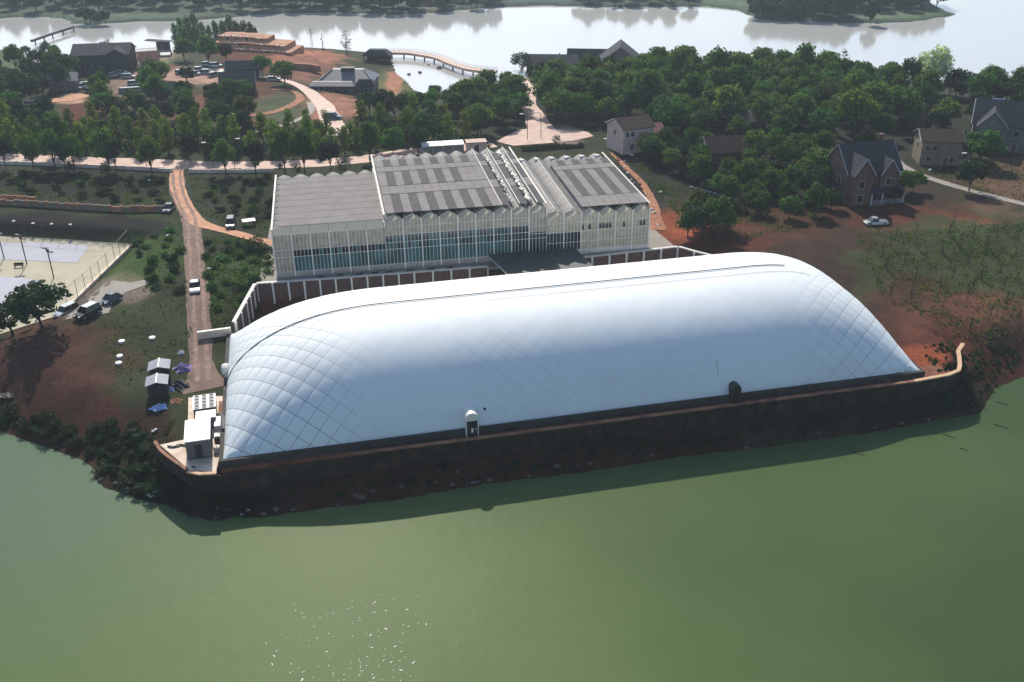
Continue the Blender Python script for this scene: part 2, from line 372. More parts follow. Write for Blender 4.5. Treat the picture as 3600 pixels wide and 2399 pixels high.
SPOTS = [
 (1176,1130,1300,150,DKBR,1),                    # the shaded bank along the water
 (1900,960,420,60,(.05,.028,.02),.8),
 # right hand side: red soil, olive planted field
 (1900,560,520,260,(.045,.024,.016),.9), (2150,800,420,220,BROWN,.8), (1640,560,170,120,RED,1), (1560,520,90,60,RED2,.9), (1620,590,200,40,RED,.9),
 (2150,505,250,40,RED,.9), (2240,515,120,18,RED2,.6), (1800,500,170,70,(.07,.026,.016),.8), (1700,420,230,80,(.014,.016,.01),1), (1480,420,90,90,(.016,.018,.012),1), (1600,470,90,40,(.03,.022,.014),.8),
 (2200,620,260,150,OLIVE,1), (2330,600,160,150,OLIVE,.9), (2060,640,130,90,OLIVE,.8),
 (2150,790,90,60,RED2,.75), (2110,740,160,120,(.06,.02,.013),.8), (2300,830,180,60,(.07,.022,.014),.7), (2330,420,130,80,(.12,.065,.045),.9), (2230,720,200,60,(.13,.05,.03),.7),
 (2110,830,80,40,RED2,.8),
 # left lawn, brown bank
 (260,820,330,160,(.034,.042,.018),1), (100,840,200,150,(.075,.035,.024),.95), (235,945,60,30,RED,.8), (110,880,150,100,(.075,.03,.022),.7), (60,950,260,70,DKBR,.9),
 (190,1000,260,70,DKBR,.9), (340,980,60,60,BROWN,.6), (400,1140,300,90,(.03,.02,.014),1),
 (340,560,90,90,GRASS2,.8), (290,620,130,50,GRASS2,.8), (560,610,90,60,GRASS2,.9), (540,560,80,60,GRASS,.8), (290,660,80,40,PALE,.35), (180,690,110,40,(.12,.1,.085),.8), (250,668,110,26,(.16,.13,.11),.7),
 (500,700,50,90,GRASS,.7), (620,480,170,70,(.022,.03,.013),.9), (200,420,280,60,(.016,.02,.011),.95), (520,430,130,60,(.018,.024,.012),.9),
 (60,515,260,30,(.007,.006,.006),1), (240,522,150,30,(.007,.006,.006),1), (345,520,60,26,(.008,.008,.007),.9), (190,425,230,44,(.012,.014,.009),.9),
 (640,700,110,40,RED,1), (900,660,300,30,RED,1), (1600,600,80,20,RED,.8),
 # behind the embankment, villages and woods
 (600,300,700,70,(.03,.042,.016),.9), (1700,250,600,110,(.014,.02,.01),1), (1100,270,250,80,(.018,.026,.012),.9), (2000,330,350,70,(.02,.024,.014),.9),
 (190,260,60,34,RED,.95), (265,300,80,40,(.12,.05,.035),.8), (160,228,40,14,(.5,.33,.22),.9), (300,205,60,40,(.3,.2,.15),.7), (560,250,230,50,(.16,.06,.04),.8),
 (430,178,120,26,(.42,.26,.2),.9), (620,130,150,50,RED,.9), (700,135,110,22,(.42,.17,.1),.8), (700,160,80,35,(.2,.09,.06),.9), (760,250,80,40,(.36,.16,.1),.8), (900,200,60,40,(.11,.12,.045),.9), (905,190,22,30,(.5,.2,.13),.7),
 (640,250,75,46,(.06,.075,.035),1), (560,205,90,25,RED,.7), (345,140,60,20,(.16,.15,.06),.9), (350,155,60,10,RED,.7), (30,130,70,40,(.07,.1,.045),.9), (350,128,80,10,PALE,.6),
 (1230,170,40,25,PALE,.6), (1290,310,60,25,(.5,.38,.32),.5), (1680,350,60,40,(.12,.07,.05),.8),
 (600,88,110,26,(.03,.05,.02),.8),
]
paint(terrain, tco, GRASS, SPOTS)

def far_h(x, y):
    d = sdist(x, y, FARW)
    hill = 9*sm(20, 160, d)+5*np.clip(wob(x, y, .02), 0, 1)*sm(30, 100, d)
    return np.where(d > 0, 1.2*sm(0, 4, d)+hill, -2.0)
far, fco = sheet('far_hills', -420, 420, 436, 840, 4.0, far_h, M['ground'])
paint(far, fco, (.045, .08, .06), [(200,25,500,22,(.05,.075,.045),.8), (990,18,80,12,(.16,.17,.11),.7), (200,38,350,8,(.09,.13,.075),.7), (1480,8,120,10,(.07,.09,.06),.6),  # lighter teal base carries part of the distance haze in its colour
  (1680,8,110,16,(.08,.13,.07),.9), (2080,36,140,12,(.1,.15,.075),.9), (2180,20,60,20,(.07,.12,.05),.8), (1850,25,110,26,(.03,.05,.035),.8), (560,24,160,5,(.16,.17,.13),.6)])

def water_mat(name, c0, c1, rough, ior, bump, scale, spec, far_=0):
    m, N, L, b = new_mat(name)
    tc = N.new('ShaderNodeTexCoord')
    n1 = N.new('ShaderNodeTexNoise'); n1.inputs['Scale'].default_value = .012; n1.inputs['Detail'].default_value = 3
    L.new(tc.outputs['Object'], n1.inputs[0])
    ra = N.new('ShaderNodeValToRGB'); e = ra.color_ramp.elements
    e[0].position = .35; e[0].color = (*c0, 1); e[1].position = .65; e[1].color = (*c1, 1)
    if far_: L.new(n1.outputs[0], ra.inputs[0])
    else:       # paler water colour toward the left, darker green toward the right
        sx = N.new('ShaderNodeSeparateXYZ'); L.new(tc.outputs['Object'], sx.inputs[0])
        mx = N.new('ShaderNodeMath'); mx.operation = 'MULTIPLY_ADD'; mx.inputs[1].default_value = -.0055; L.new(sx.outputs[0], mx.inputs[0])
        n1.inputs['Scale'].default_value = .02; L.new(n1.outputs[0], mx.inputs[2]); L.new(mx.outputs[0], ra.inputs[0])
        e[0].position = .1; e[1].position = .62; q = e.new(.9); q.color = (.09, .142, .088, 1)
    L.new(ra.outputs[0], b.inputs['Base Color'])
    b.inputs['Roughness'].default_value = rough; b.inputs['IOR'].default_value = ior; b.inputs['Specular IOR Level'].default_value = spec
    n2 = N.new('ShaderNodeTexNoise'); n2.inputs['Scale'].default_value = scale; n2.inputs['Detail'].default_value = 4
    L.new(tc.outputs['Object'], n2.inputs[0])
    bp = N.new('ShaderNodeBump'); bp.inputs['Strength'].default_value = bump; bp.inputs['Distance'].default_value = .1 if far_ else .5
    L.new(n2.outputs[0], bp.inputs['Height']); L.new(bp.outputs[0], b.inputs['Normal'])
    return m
M['water'] = water_mat('lagoon_water', (.048, .082, .033), (.098, .145, .055), .42, 1.33, .08, .5, .06)
M['lake'] = water_mat('lake_water', (.46, .47, .45), (.5, .5, .47), .1, 2.4, .06, .35, .5, 1)  # pale base colour carries the bright sky reflection
wm = MB(); wm.add([(-900, 20, 0), (900, 20, 0), (900, 250, 0), (-900, 250, 0)], [(0, 1, 2, 3)])
tag(wm.build('water', 'water'), kind='structure')
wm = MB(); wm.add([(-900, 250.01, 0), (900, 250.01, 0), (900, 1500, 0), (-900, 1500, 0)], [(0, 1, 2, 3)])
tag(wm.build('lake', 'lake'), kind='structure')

def strip(name, pts, material, dz=.06, taper=None, kind='structure', res=1.2, off=0.0):
    """a road laid on the terrain: pts = (px, py, width in metres)"""
    w3 = [(G(a, b), c) for a, b, c in pts]
    pl = []
    for i in range(len(w3)-1):
        (p, wa), (q, wb) = w3[i], w3[i+1]; n = max(1, int((q-p).length/res))
        p0 = w3[max(i-1, 0)][0]; q1 = w3[min(i+2, len(w3)-1)][0]
        for k in range(n):
            t = k/n
            c = .5*((2*p)+(q-p0)*t+(2*p0-5*p+4*q-q1)*t*t+(3*p-p0-3*q+q1)*t**3)
            pl.append((c, wa+(wb-wa)*t))
    pl.append(w3[-1]); vs = []; NC = 5; rr = random.Random(len(pts)+int(pts[0][0]))
    P = [Vector((a.x, a.y, 0)) for a, _ in pl]
    xs = []; ys = []
    jl = jr = 0
    for i, (c, wd) in enumerate(pl):
        t = (P[min(i+1, len(P)-1)]-P[max(i-1, 0)]).normalized(); s = Vector((t.y, -t.x, 0))
        jl = jl*.7+rr.uniform(-.12, .12); jr = jr*.7+rr.uniform(-.12, .12)
        for k in range(NC):
            o = off + (k/(NC-1)-.5)*wd + (jl if k == 0 else jr if k == NC-1 else 0)
            q = P[i]+s*o; xs.append(q.x); ys.append(q.y)
    zs = ground_h(xs, ys); mb = MB(); fs = []
    for i in range(len(pl)-1):
        for k in range(NC-1): fs.append((i*NC+k, i*NC+k+1, (i+1)*NC+k+1, (i+1)*NC+k))
    mb.add([(x, y, z+dz) for x, y, z in zip(xs, ys, zs)], fs)
    o = mb.build(name, material, smooth=True)
    return tag(o, kind=kind)
def patch(name, pxs, material, dz=.06, z=None, kind='structure'):
    """paved area: polygon on the terrain, cut in a small grid so that it follows the ground"""
    W = [G(a, b) for a, b in pxs]; poly = [(p.x, p.y) for p in W]
    if z is not None:
        W = [at(a, b, z) for a, b in pxs]; mb = MB(); mb.prism([(p.x, p.y) for p in W], z-.3, z+dz)
        return tag(mb.build(name, material), kind=kind)
    import bmesh
    bm = bmesh.new(); bm.faces.new([bm.verts.new((x, y, 0)) for x, y in poly]); 
    bmesh.ops.triangulate(bm, faces=bm.faces[:])
    for _ in range(4):
        ed = [e for e in bm.edges if e.calc_length() > 3]
        if ed: bmesh.ops.subdivide_edges(bm, edges=ed, cuts=1); bmesh.ops.triangulate(bm, faces=bm.faces[:])
    zs = ground_h([v.co.x for v in bm.verts], [v.co.y for v in bm.verts])
    for v, zz in zip(bm.verts, zs): v.co.z = zz+dz
    bmesh.ops.recalc_face_normals(bm, faces=bm.faces[:])
    if sum(f.normal.z for f in bm.faces) < 0: bmesh.ops.reverse_faces(bm, faces=bm.faces[:])
    me = bpy.data.meshes.new(name); bm.to_mesh(me); bm.free(); me.materials.append(M[material])
    o = bpy.data.objects.new(name, me); C.objects.link(o); return tag(o, kind=kind)

# ---------------------------------------------------------------- roads, pads, courts (the setting)
strip('gravel_road', [(408,384,3.4),(405,405,3.4),(410,440,3.6),(424,475,3.6),(439,508,3.4),(444,550,3.4),(449,620,3.9),(455,680,3.9),(460,760,3.6),(463,830,3.6),(470,880,5.5),(476,896,7)], 'road')
M['rut'] = mat('dusty_wheel_rut', (.25, .17, .135), .95, .25, .8, dirt=(.16, .105, .08), bump=.2)
for o_ in (-.85, .8):
    strip('wheel_rut', [(408,386,.5),(405,405,.5),(410,440,.6),(424,475,.6),(439,508,.6),(444,550,.5),(449,620,.6),(455,680,.6),(460,760,.6),(463,830,.6),(469,876,.7)], 'rut', dz=.085, off=o_)
strip('red_track', [(560,268,2.6),(620,260,3),(668,244,3),(690,226,2.6),(672,210,2.2),(624,206,2.0)], 'rubble', dz=.1)
strip('earth_lane', [(410,168,4),(470,160,5),(530,166,4),(592,178,4)], 'pinkroad', dz=.1)
strip('dirt_track', [(404,392,2.6),(408,430,3.0),(424,470,3.0),(450,508,3.4),(490,524,2.6),(530,534,2.2),(580,548,2.4),(632,560,2.2)], 'track', dz=.075)
strip('rubble_track', [(1404,352,.9),(1446,392,1.2),(1482,430,1.5),(1500,470,2.0),(1506,500,2.6),(1514,530,3)], 'rubble', dz=.09)
strip('upper_road', [(-160,362,6.0),(0,362,6.0),(120,366,6.0),(250,372,6.0),(400,378,6.0),(560,380,6.0),(700,377,6),(840,366,6),(930,352,6),(1040,342,6),(1130,330,7)], 'pinkroad', dz=.07)
strip('wood_path', [(1262,318,9),(1240,290,7),(1226,262,5.5),(1214,235,4.5),(1218,210,4),(1208,196,3.5),(1200,186,3.5)], 'pinkroad', dz=.08)
patch('plaza', [(1140,326),(1190,300),(1236,294),(1290,298),(1350,304),(1364,314),(1320,324),(1260,330),(1180,336)], 'pinkroad', dz=.1)
strip('village_path', [(594,178,3),(640,182,3.4),(680,195,4),(712,212,4.5),(738,236,5),(752,258,5.5),(765,285,6),(780,312,6)], 'pinkroad', dz=.1)
strip('curved_path', [(712,236,2),(716,252,2),(702,268,2),(670,282,2),(630,294,2),(590,304,2)], 'pave', dz=.1)
strip('yard_lane', [(120,232,5),(160,228,7),(198,218,6)], 'track', dz=.1)
strip('villa_lane', [(2040,352,2.2),(2070,380,2.2),(2110,402,2.4),(2160,418,2.4),(2240,442,2.4),(2320,462,2.4),(2420,486,2.4)], 'pave', dz=.1)
strip('wood_lane', [(1716,302,3),(1728,316,2.6),(1740,332,2),(1744,346,1.4)], 'pinkroad', dz=.1)
patch('car_park', [(200,700),(225,664),(300,650),(352,640),(340,654),(290,672),(262,690),(250,720),(150,735),(130,728)], 'pave', dz=.06)
patch('court_surround', [(-300,530),(60,546),(300,562),(232,640),(128,728),(-60,790),(-300,790)], 'courtcream', dz=.1)
patch('court_upper', [(-200,552),(40,556),(208,566),(176,606),(60,600),(-200,590)], 'courtblue', dz=.14)
patch('court_lower', [(-200,634),(10,638),(98,646),(48,694),(0,702),(-200,692)], 'courtblue', dz=.14)
def line_on_ground(name, pts, wd, dz):
    o = strip(name, [(a, b, wd) for a, b in pts], 'courtline', dz=dz); return o
# pale concrete equipment pad
pad_poly = [(u, v) for u, v in [(-8.6,7.0),(-6.2,3.0),(-4.3,-.2),(-1.0,-1.3),(-.6,3.0),(-.5,18.5),(-5.6,19.2),(-5.3,13),(-5.4,7.6)]]
mb = MB(); mb.prism([(dome_pt(u, v).x, dome_pt(u, v).y) for u, v in pad_poly], 2.2, 5.06)
tag(mb.build('equipment_pad', 'paleconcrete'), kind='structure')
mb = MB(); mb.prism([(dome_pt(u, v).x, dome_pt(u, v).y) for u, v in [(-.4,-1.35),(16.4,-1.3),(98.6,-1.25),(106.0,-.4),(105,3),(100.7,2),(100.7,.4),(-.3,.4)]], 2.4, 5.05)
tag(mb.build('service_walkway', 'soil'), kind='structure')

# ---------------------------------------------------------------- air dome
DL, DW, DH = 100.5, 37.0, 11.1
def dome_mat():
    m, N, L, b = new_mat('white_membrane')
    b.inputs['Roughness'].default_value = .6; b.inputs['Specular IOR Level'].default_value = .2
    uv = N.new('ShaderNodeUVMap'); uv.uv_map = 'metres'
    at_ = N.new('ShaderNodeAttribute'); at_.attribute_name = 'net'
    sx = N.new('ShaderNodeSeparateXYZ'); L.new(uv.outputs[0], sx.inputs[0])
    def math_(op, a, b_=None, c=None):
        n = N.new('ShaderNodeMath'); n.operation = op
        for i, q in enumerate((a, b_, c)):
            if q is None: continue
            if isinstance(q, (int, float)): n.inputs[i].default_value = q
            else: L.new(q, n.inputs[i])
        return n.outputs[0]
    lines = None
    for sg in (1, -1):
        s = math_('MULTIPLY_ADD', sx.outputs[1], sg, sx.outputs[0]); s = math_('DIVIDE', s, 2.9)
        fr = math_('FRACT', s); dd = math_('ABSOLUTE', math_('SUBTRACT', fr, .5))     # .5 on the cable
        k = math_('MULTIPLY', math_('SUBTRACT', dd, .472), 36.0); k = math_('MINIMUM', math_('MAXIMUM', k, 0.0), 1.0)
        lines = k if lines is None else math_('MAXIMUM', lines, k)
    wt = math_('MULTIPLY', lines, math_('MINIMUM', math_('MULTIPLY', at_.outputs['Fac'], 1.7), 1.0))
    tc = N.new('ShaderNodeTexCoord'); no = N.new('ShaderNodeTexNoise'); no.inputs['Scale'].default_value = .12; no.inputs['Detail'].default_value = 7; no.inputs['Roughness'].default_value = .7
    L.new(tc.outputs['Object'], no.inputs[0])
    ra = N.new('ShaderNodeValToRGB'); L.new(no.outputs[0], ra.inputs[0]); e = ra.color_ramp.elements
    e[0].position = .3; e[0].color = (.69, .735, .75, 1); e[1].position = .55; e[1].color = (.74, .8, .815, 1)
    # faint stains running over the skin
    n2 = N.new('ShaderNodeTexNoise'); n2.inputs['Scale'].default_value = .55; n2.inputs['Detail'].default_value = 9; n2.inputs['Roughness'].default_value = .8
    L.new(tc.outputs['Object'], n2.inputs[0])
    st = math_('MULTIPLY', math_('MINIMUM', math_('MAXIMUM', math_('MULTIPLY', math_('SUBTRACT', n2.outputs[0], .6), 5.0), 0.0), 1.0), .22)
    m1 = N.new('ShaderNodeMixRGB'); L.new(st, m1.inputs[0]); L.new(ra.outputs[0], m1.inputs[1]); m1.inputs[2].default_value = (.58, .58, .55, 1)
    m2 = N.new('ShaderNodeMixRGB'); L.new(wt, m2.inputs[0]); L.new(m1.outputs[0], m2.inputs[1]); m2.inputs[2].default_value = (.07, .09, .12, 1)
    L.new(m2.outputs[0], b.inputs['Base Color'])
    bp = N.new('ShaderNodeBump'); bp.inputs['Strength'].default_value = .05; bp.inputs['Distance'].default_value = .2
    L.new(n2.outputs[0], bp.inputs['Height']); L.new(bp.outputs[0], b.inputs['Normal'])
    return m
M['membrane'] = dome_mat()
def dome_z(u, v):
    te = np.clip(np.minimum(u/24.0, (DL-u)/20.5), 0, 1); t = np.abs(v/DW*2-1)
    q = np.power(np.clip(1-np.power(1-te, 2.3), 0, 1), .58)
    g = np.power(np.clip(1-np.power(t, 2.7), 0, 1), .78)
    return DH*q*g
air = thing('air_dome', 'huge white inflated sports dome with black ridge cable beside the green water', 'air dome', DO+Vector((0, 0, 6.0)), DA)
NU, NV = 460, 200
th = np.linspace(0, 1, NU+1); uu = DL*(.5-.5*np.cos(math.pi*th))*.45+DL*th*.55
tv = np.linspace(0, 1, NV+1); vv = DW*(.5-.5*np.cos(math.pi*tv))*.8+DW*tv*.2
U, V = np.meshgrid(uu, vv); Z = dome_z(U, V)
dU = np.sqrt(np.diff(U, axis=1)**2+np.diff(Z, axis=1)**2); aU = np.concatenate([np.zeros((NV+1, 1)), np.cumsum(dU, 1)], 1); aU -= aU[:, NU//2:NU//2+1]
dV = np.sqrt(np.diff(V, axis=0)**2+np.diff(Z, axis=0)**2); aV = np.concatenate([np.zeros((1, NU+1)), np.cumsum(dV, 0)], 0); aV -= aV[NV//2:NV//2+1, :]
ed = np.minimum(U, DL-U)
net = 1-sm(8, 24, ed); net = net*(.55+.45*sm(-.1, .9, .5+.5*wob(U, V, .2)))
net = np.maximum(net, .16*np.clip(wob(U+7, V*1.7, .13)+.35, 0, 1))
p1 = (aU+aV)/2.9; p2 = (aU-aV)/2.9
net = net*np.where(U > DL/2, .5, 1.0)
bulge = np.sqrt(np.abs(np.sin(math.pi*p1)*np.sin(math.pi*p2))+.02)
Zx = np.gradient(Z, axis=1)/np.gradient(U, axis=1); Zy = np.gradient(Z, axis=0)/np.gradient(V, axis=0)
nn = np.sqrt(Zx**2+Zy**2+1); amp = .085*net*bulge+.03*wob(U, V*1.3, .5)*(1-sm(14, 26, ed))+.012*wob(V, U, 1.1)
rim = sm(0, .6, np.minimum(np.minimum(U, DL-U), np.minimum(V, DW-V)))
amp = amp*rim
co = np.stack([U-Zx/nn*amp, V-Zy/nn*amp, Z+amp/nn], -1).reshape(-1, 3)
i = np.arange((NU+1)*(NV+1)).reshape(NV+1, NU+1)
fs = np.stack([i[:-1, :-1].ravel(), i[:-1, 1:].ravel(), i[1:, 1:].ravel(), i[1:, :-1].ravel()], 1)
me = bpy.data.meshes.new('membrane'); me.from_pydata([tuple(q) for q in co.tolist()], [], fs.tolist())
me.polygons.foreach_set('use_smooth', [True]*len(fs)); me.materials.append(M['membrane'])
uvl = me.uv_layers.new(name='metres'); li = np.zeros(len(me.loops), np.int32); me.loops.foreach_get('vertex_index', li)
uvl.data.foreach_set('uv', np.stack([aU.ravel()[li], aV.ravel()[li]], 1).astype(np.float32).ravel())
na = me.attributes.new('net', 'FLOAT', 'POINT'); na.data.foreach_set('value', net.ravel().astype(np.float32))
me.update(); ob = bpy.data.objects.new('membrane', me); C.objects.link(ob); ob.parent = air
def dz(u, v): return float(dome_z(np.array(float(u)), np.array(float(v))))
# cables on the skin
mb = MB(); mb.tube([(u, DW*.5, dz(u, DW*.5)+.16) for u in list(np.linspace(.02, 10, 26))+list(np.linspace(11, 86.5, 60))], .075, 5)
mb.build('ridge_cable', 'darkmetal', air)
mb = MB(); mb.tube([(u, DW*.435-.0*u, dz(u, DW*.435)+.1) for u in np.linspace(38, 88, 40)]+[(89.5, DW*.42, dz(89.5, DW*.42)+.1)], .03, 4)
mb.build('seam_cable', 'steel', air)
# plinth ring under the skin
mb = MB(); t = .55
mb.box(-t, DL+t, -t, 0, -1.15, .02); mb.box(-t, DL+t, DW, DW+t, -1.15, .02); mb.box(-t, 0, 0, DW, -1.15, .02); mb.box(DL, DL+t, 0, DW, -1.15, .02)
mb.build('plinth', 'darkconcrete', air)
mb = MB()
for u in np.arange(17, 84, 2.4): mb.box(u, u+.12, -t-.06, -t+.02, -1.0, .22)
mb.box(17, 84, -t-.05, -t+.0, .12, .2); mb.build('clamp_rail', 'darkmetal', air)
# front airlock door with a round white hood
def hood(name, u, w, h, deep, white=True):
    pr = [(-w/2, -1.0)]+[(-w/2*math.cos(a), h-w/2*.9+w/2*.9*math.sin(a)) for a in np.linspace(0, math.pi, 13)]+[(w/2, -1.0)]
    b = MB(); b.extr(pr, -deep, 1.4); o = b.build(name, 'white' if white else 'darkconcrete', air, smooth=False, loc=(u, 0, 0)); return o
hd = hood('entrance_hood', 32.6, 1.75, 2.75, .95)
mb = MB(); mb.box(-.72, .72, -1.03, -.955, -.95, 1.55); dr = mb.build('door', 'darkmetal', hd)
mb = MB(); mb.box(-.15, .12, -1.06, -1.032, -.2, .5); mb.box(.42, .5, -1.08, -1.032, .1, .45); mb.build('window', 'lamp', dr)
mb = MB(); mb.box(-1.1, 1.1, -1.3, -.05, -1.15, -1.0); mb.build('threshold', 'concrete', hd)
h2 = hood('exit_hood', 70.8, 1.5, 1.75, .75, False)
mb = MB(); pr = [(-.58, -.95)]+[(-.58*math.cos(a), 1.0+.55*math.sin(a)) for a in np.linspace(0, math.pi, 11)]+[(.58, -.95)]
mb.extr(pr, -.8, -.752); mb.build('door', 'black', h2)
mb = MB(); mb.tube([(68.7, 1.1, dz(68.7, 1.1)+.1), (68.7, 1.6, dz(68.7, 1.6)+.1), (68.7, 2.4, dz(68.7, 2.4)+.06)], .04, 5); mb.build('tension_strap', 'steel', air)
mb = MB(); mb.blob((34.7, .9, 2.1), (.22, .22, .2), 4); mb.build('vent_cap', 'darkmetal', air)
mb = MB(); mb.blob((-.15, 22.5, 1.3), (.7, 1.0, .9), 5, 12, .1); mb.build('air_inlet', 'white', air)

# ---------------------------------------------------------------- retaining walls round the platform
def wall_line(name, label, uvs, z0, z1, th, mats, cap=None, pil=None, cat='retaining wall', capm='parapet'):
    """a wall along dome-frame points; parts: wall, coping, pilaster pieces inside the wall mesh"""
    p0 = dome_pt(*uvs[0], z=z0); t = thing(name, label, cat, p0)
    P = [Vector((dome_pt(*q).x-p0.x, dome_pt(*q).y-p0.y, 0)) for q in uvs]; H = z1-z0
    def run(off, half, a, b, m, nm):
        L_ = []; R2 = []
        for i, p in enumerate(P):
            d = (P[min(i+1, len(P)-1)]-P[max(i-1, 0)]).normalized(); s = Vector((d.y, -d.x, 0))
            L_.append(p+s*(off-half)); R2.append(p+s*(off+half))
        k = MB(); n = len(P)
        k.add([(q.x, q.y, a) for q in L_]+[(q.x, q.y, a) for q in R2]+[(q.x, q.y, b) for q in L_]+[(q.x, q.y, b) for q in R2],
              [f for i in range(n-1) for f in ((2*n+i, 3*n+i, 3*n+i+1, 2*n+i+1), (i, 2*n+i, 2*n+i+1, i+1), (n+i+1, 3*n+i+1, 3*n+i, n+i))]+[(0, n, 3*n, 2*n), (n-1, 3*n-1, 4*n-1, 2*n-1)])
        if nm == 'wall' and pil:
            for i in range(n-1):
                e = P[i+1]-P[i]; L = e.length; d = e.normalized(); s = Vector((d.y, -d.x, 0)); q = pil/2
                while q < L:
                    c = P[i]+d*q+s*(off+half+.06); r = math.atan2(d.y, d.x)
                    k.box(c.x-.16, c.x+.16, c.y-.08, c.y+.08, a, b-.12, 0, r); q += pil
        return k.build(nm, [m, 'darkconcrete'], t)
    run(0, th/2, 0, H-(.16 if cap else 0), mats, 'wall')
    if cap: run(0, cap/2, H-.16, H+.04, capm, 'coping')
    return t
wall_line('retaining_wall', 'long dark retaining wall with red stained top between the dome and the water', [(16.4,-1.7),(40,-1.75),(70,-1.72),(98.6,-1.7)], 1.6, 5.35, .3, 'wetwall', cap=.5, pil=1.5)
wall_line('retaining_wall', 'right end of the waterside wall with bright orange top bending up the bank', [(98.62,-1.7),(104.5,-1.2),(106.8,-.4),(108.0,1.0),(109.4,3.2),(110.6,5.2),(112.8,7.2)], 2.6, 5.4, .3, 'wetwall', cap=.6, capm='terracotta')
wall_line('retaining_wall', 'low curved brown wall round the equipment pad at the left corner', [(-9.2,7.4),(-8.4,5.2),(-7.2,3.2),(-5.9,1.3),(-4.6,-.5)], 3.3, 5.5, .3, 'wetwall', cap=.45)
wall_line('retaining_wall', 'short ribbed dark wall with a sunlit orange top below the white container', [(-4.55,-.55),(-3.0,-1.5),(-.9,-1.8)], 1.8, 5.2, .35, 'wetwall', cap=.55, pil=.9, capm='terracotta')
wall_line('retaining_wall', 'plain dark wall under the near left corner of the dome', [(-.85,-1.8),(6,-1.8),(16.35,-1.7)], 1.5, 4.7, .3, 'wetwall', cap=.4, capm='wetwall')
wall_line('garden_wall', 'short pale concrete wall running from the road to the dome', [(-5.0,37.0),(-2.4,37.2),(.2,37.4)], 5.6, 7.0, .4, 'paleconcrete', cap=.5, cat='wall', capm='cream')

# terrace wall behind the dome: brown panels between white posts
def panel_wall(label, pts, z0, z1, step, group=None, kerb=True):
    p0 = dome_pt(*pts[0], z=z0); t = thing('terrace_wall', label, 'terrace wall', p0, DA); H = z1-z0
    Q = [Vector((q[0]-pts[0][0], q[1]-pts[0][1], 0)) for q in pts]
    top = MB()
    for i in range(len(Q)-1):
        e = Q[i+1]-Q[i]; L = e.length; d = e.normalized(); n = max(1, round(L/step)); s = Vector((d.y, -d.x, 0)); r = math.atan2(d.y, d.x)
        for k in range(n):
            a = Q[i]+d*(L*k/n); b = Q[i]+d*(L*(k+1)/n); c = (a+b)/2; l = (b-a).length
            m = MB(); m.box(c.x-l/2+.1, c.x+l/2-.1, c.y-.06, c.y+.06, 0, H-.05, 0, r); m.build('panel', 'brownpanel', t)
            m = MB(); m.box(a.x-.16, a.x+.16, a.y-.26, a.y+.14, 0, H+.05, 0, r); m.build('post', 'white', t)
        c = (Q[i]+Q[i+1])/2+Vector((-s.x, -s.y, 0))*.3; top.box(c.x-L/2, c.x+L/2, c.y-.3, c.y+.3, H-.04, H+.14, 0, r)
    m = MB(); a = Q[-1]; m.box(a.x-.11, a.x+.11, a.y-.16, a.y+.14, 0, H+.06); m.build('post', 'offwhite', t)
    top.build('coping', 'offwhite', t); return t
panel_wall('brown panelled terrace wall with white posts left of the dark canopy', [(1.0,38.6),(2.6,46),(4.3,53.6),(18,52.6),(32,51.9),(45.4,51.3)], 3.0, 7.3, 3.05)
panel_wall('dark panelled terrace wall with white posts right of the dark canopy', [(61.8,51.2),(72,51.6),(82.4,52.0),(84.5,49.0),(86.6,46.5)], 3.0, 7.3, 3.05)

# ---------------------------------------------------------------- greenhouse
GA = R_(10.3); GO = at(637, 640, 7.0)
gh = thing('greenhouse', 'long glass greenhouse with grey shade cloth roof behind the white dome', 'greenhouse', GO, GA)
GX = Vector((math.cos(GA), math.sin(GA), 0)); GY = Vector((-math.sin(GA), math.cos(GA), 0))
def ghp(u, v, z=7.0):
    p = GO+GX*u+GY*v; p.z = z; return p
mb = MB(); mb.prism([(q.x, q.y) for q in [dome_pt(4.45, 53.9), dome_pt(18, 52.9), dome_pt(32, 52.2), dome_pt(45.4, 51.6), dome_pt(61.8, 51.5), dome_pt(72, 51.9), dome_pt(82.3, 52.3), ghp(74, 4), ghp(70, 40), ghp(-1.5, 40), ghp(-3, 2)]], 6.6, 7.06)
tag(mb.build('greenhouse_terrace', 'pave'), kind='structure')
BW = 69.0/21
SEC = [(0, 6, 8.2, 9.0, 32.5), (6, 15, 9.5, 10.4, 37.5), (15, 21, 8.1, 9.0, 34.0)]
rg = random.Random(3)
ZB = .15
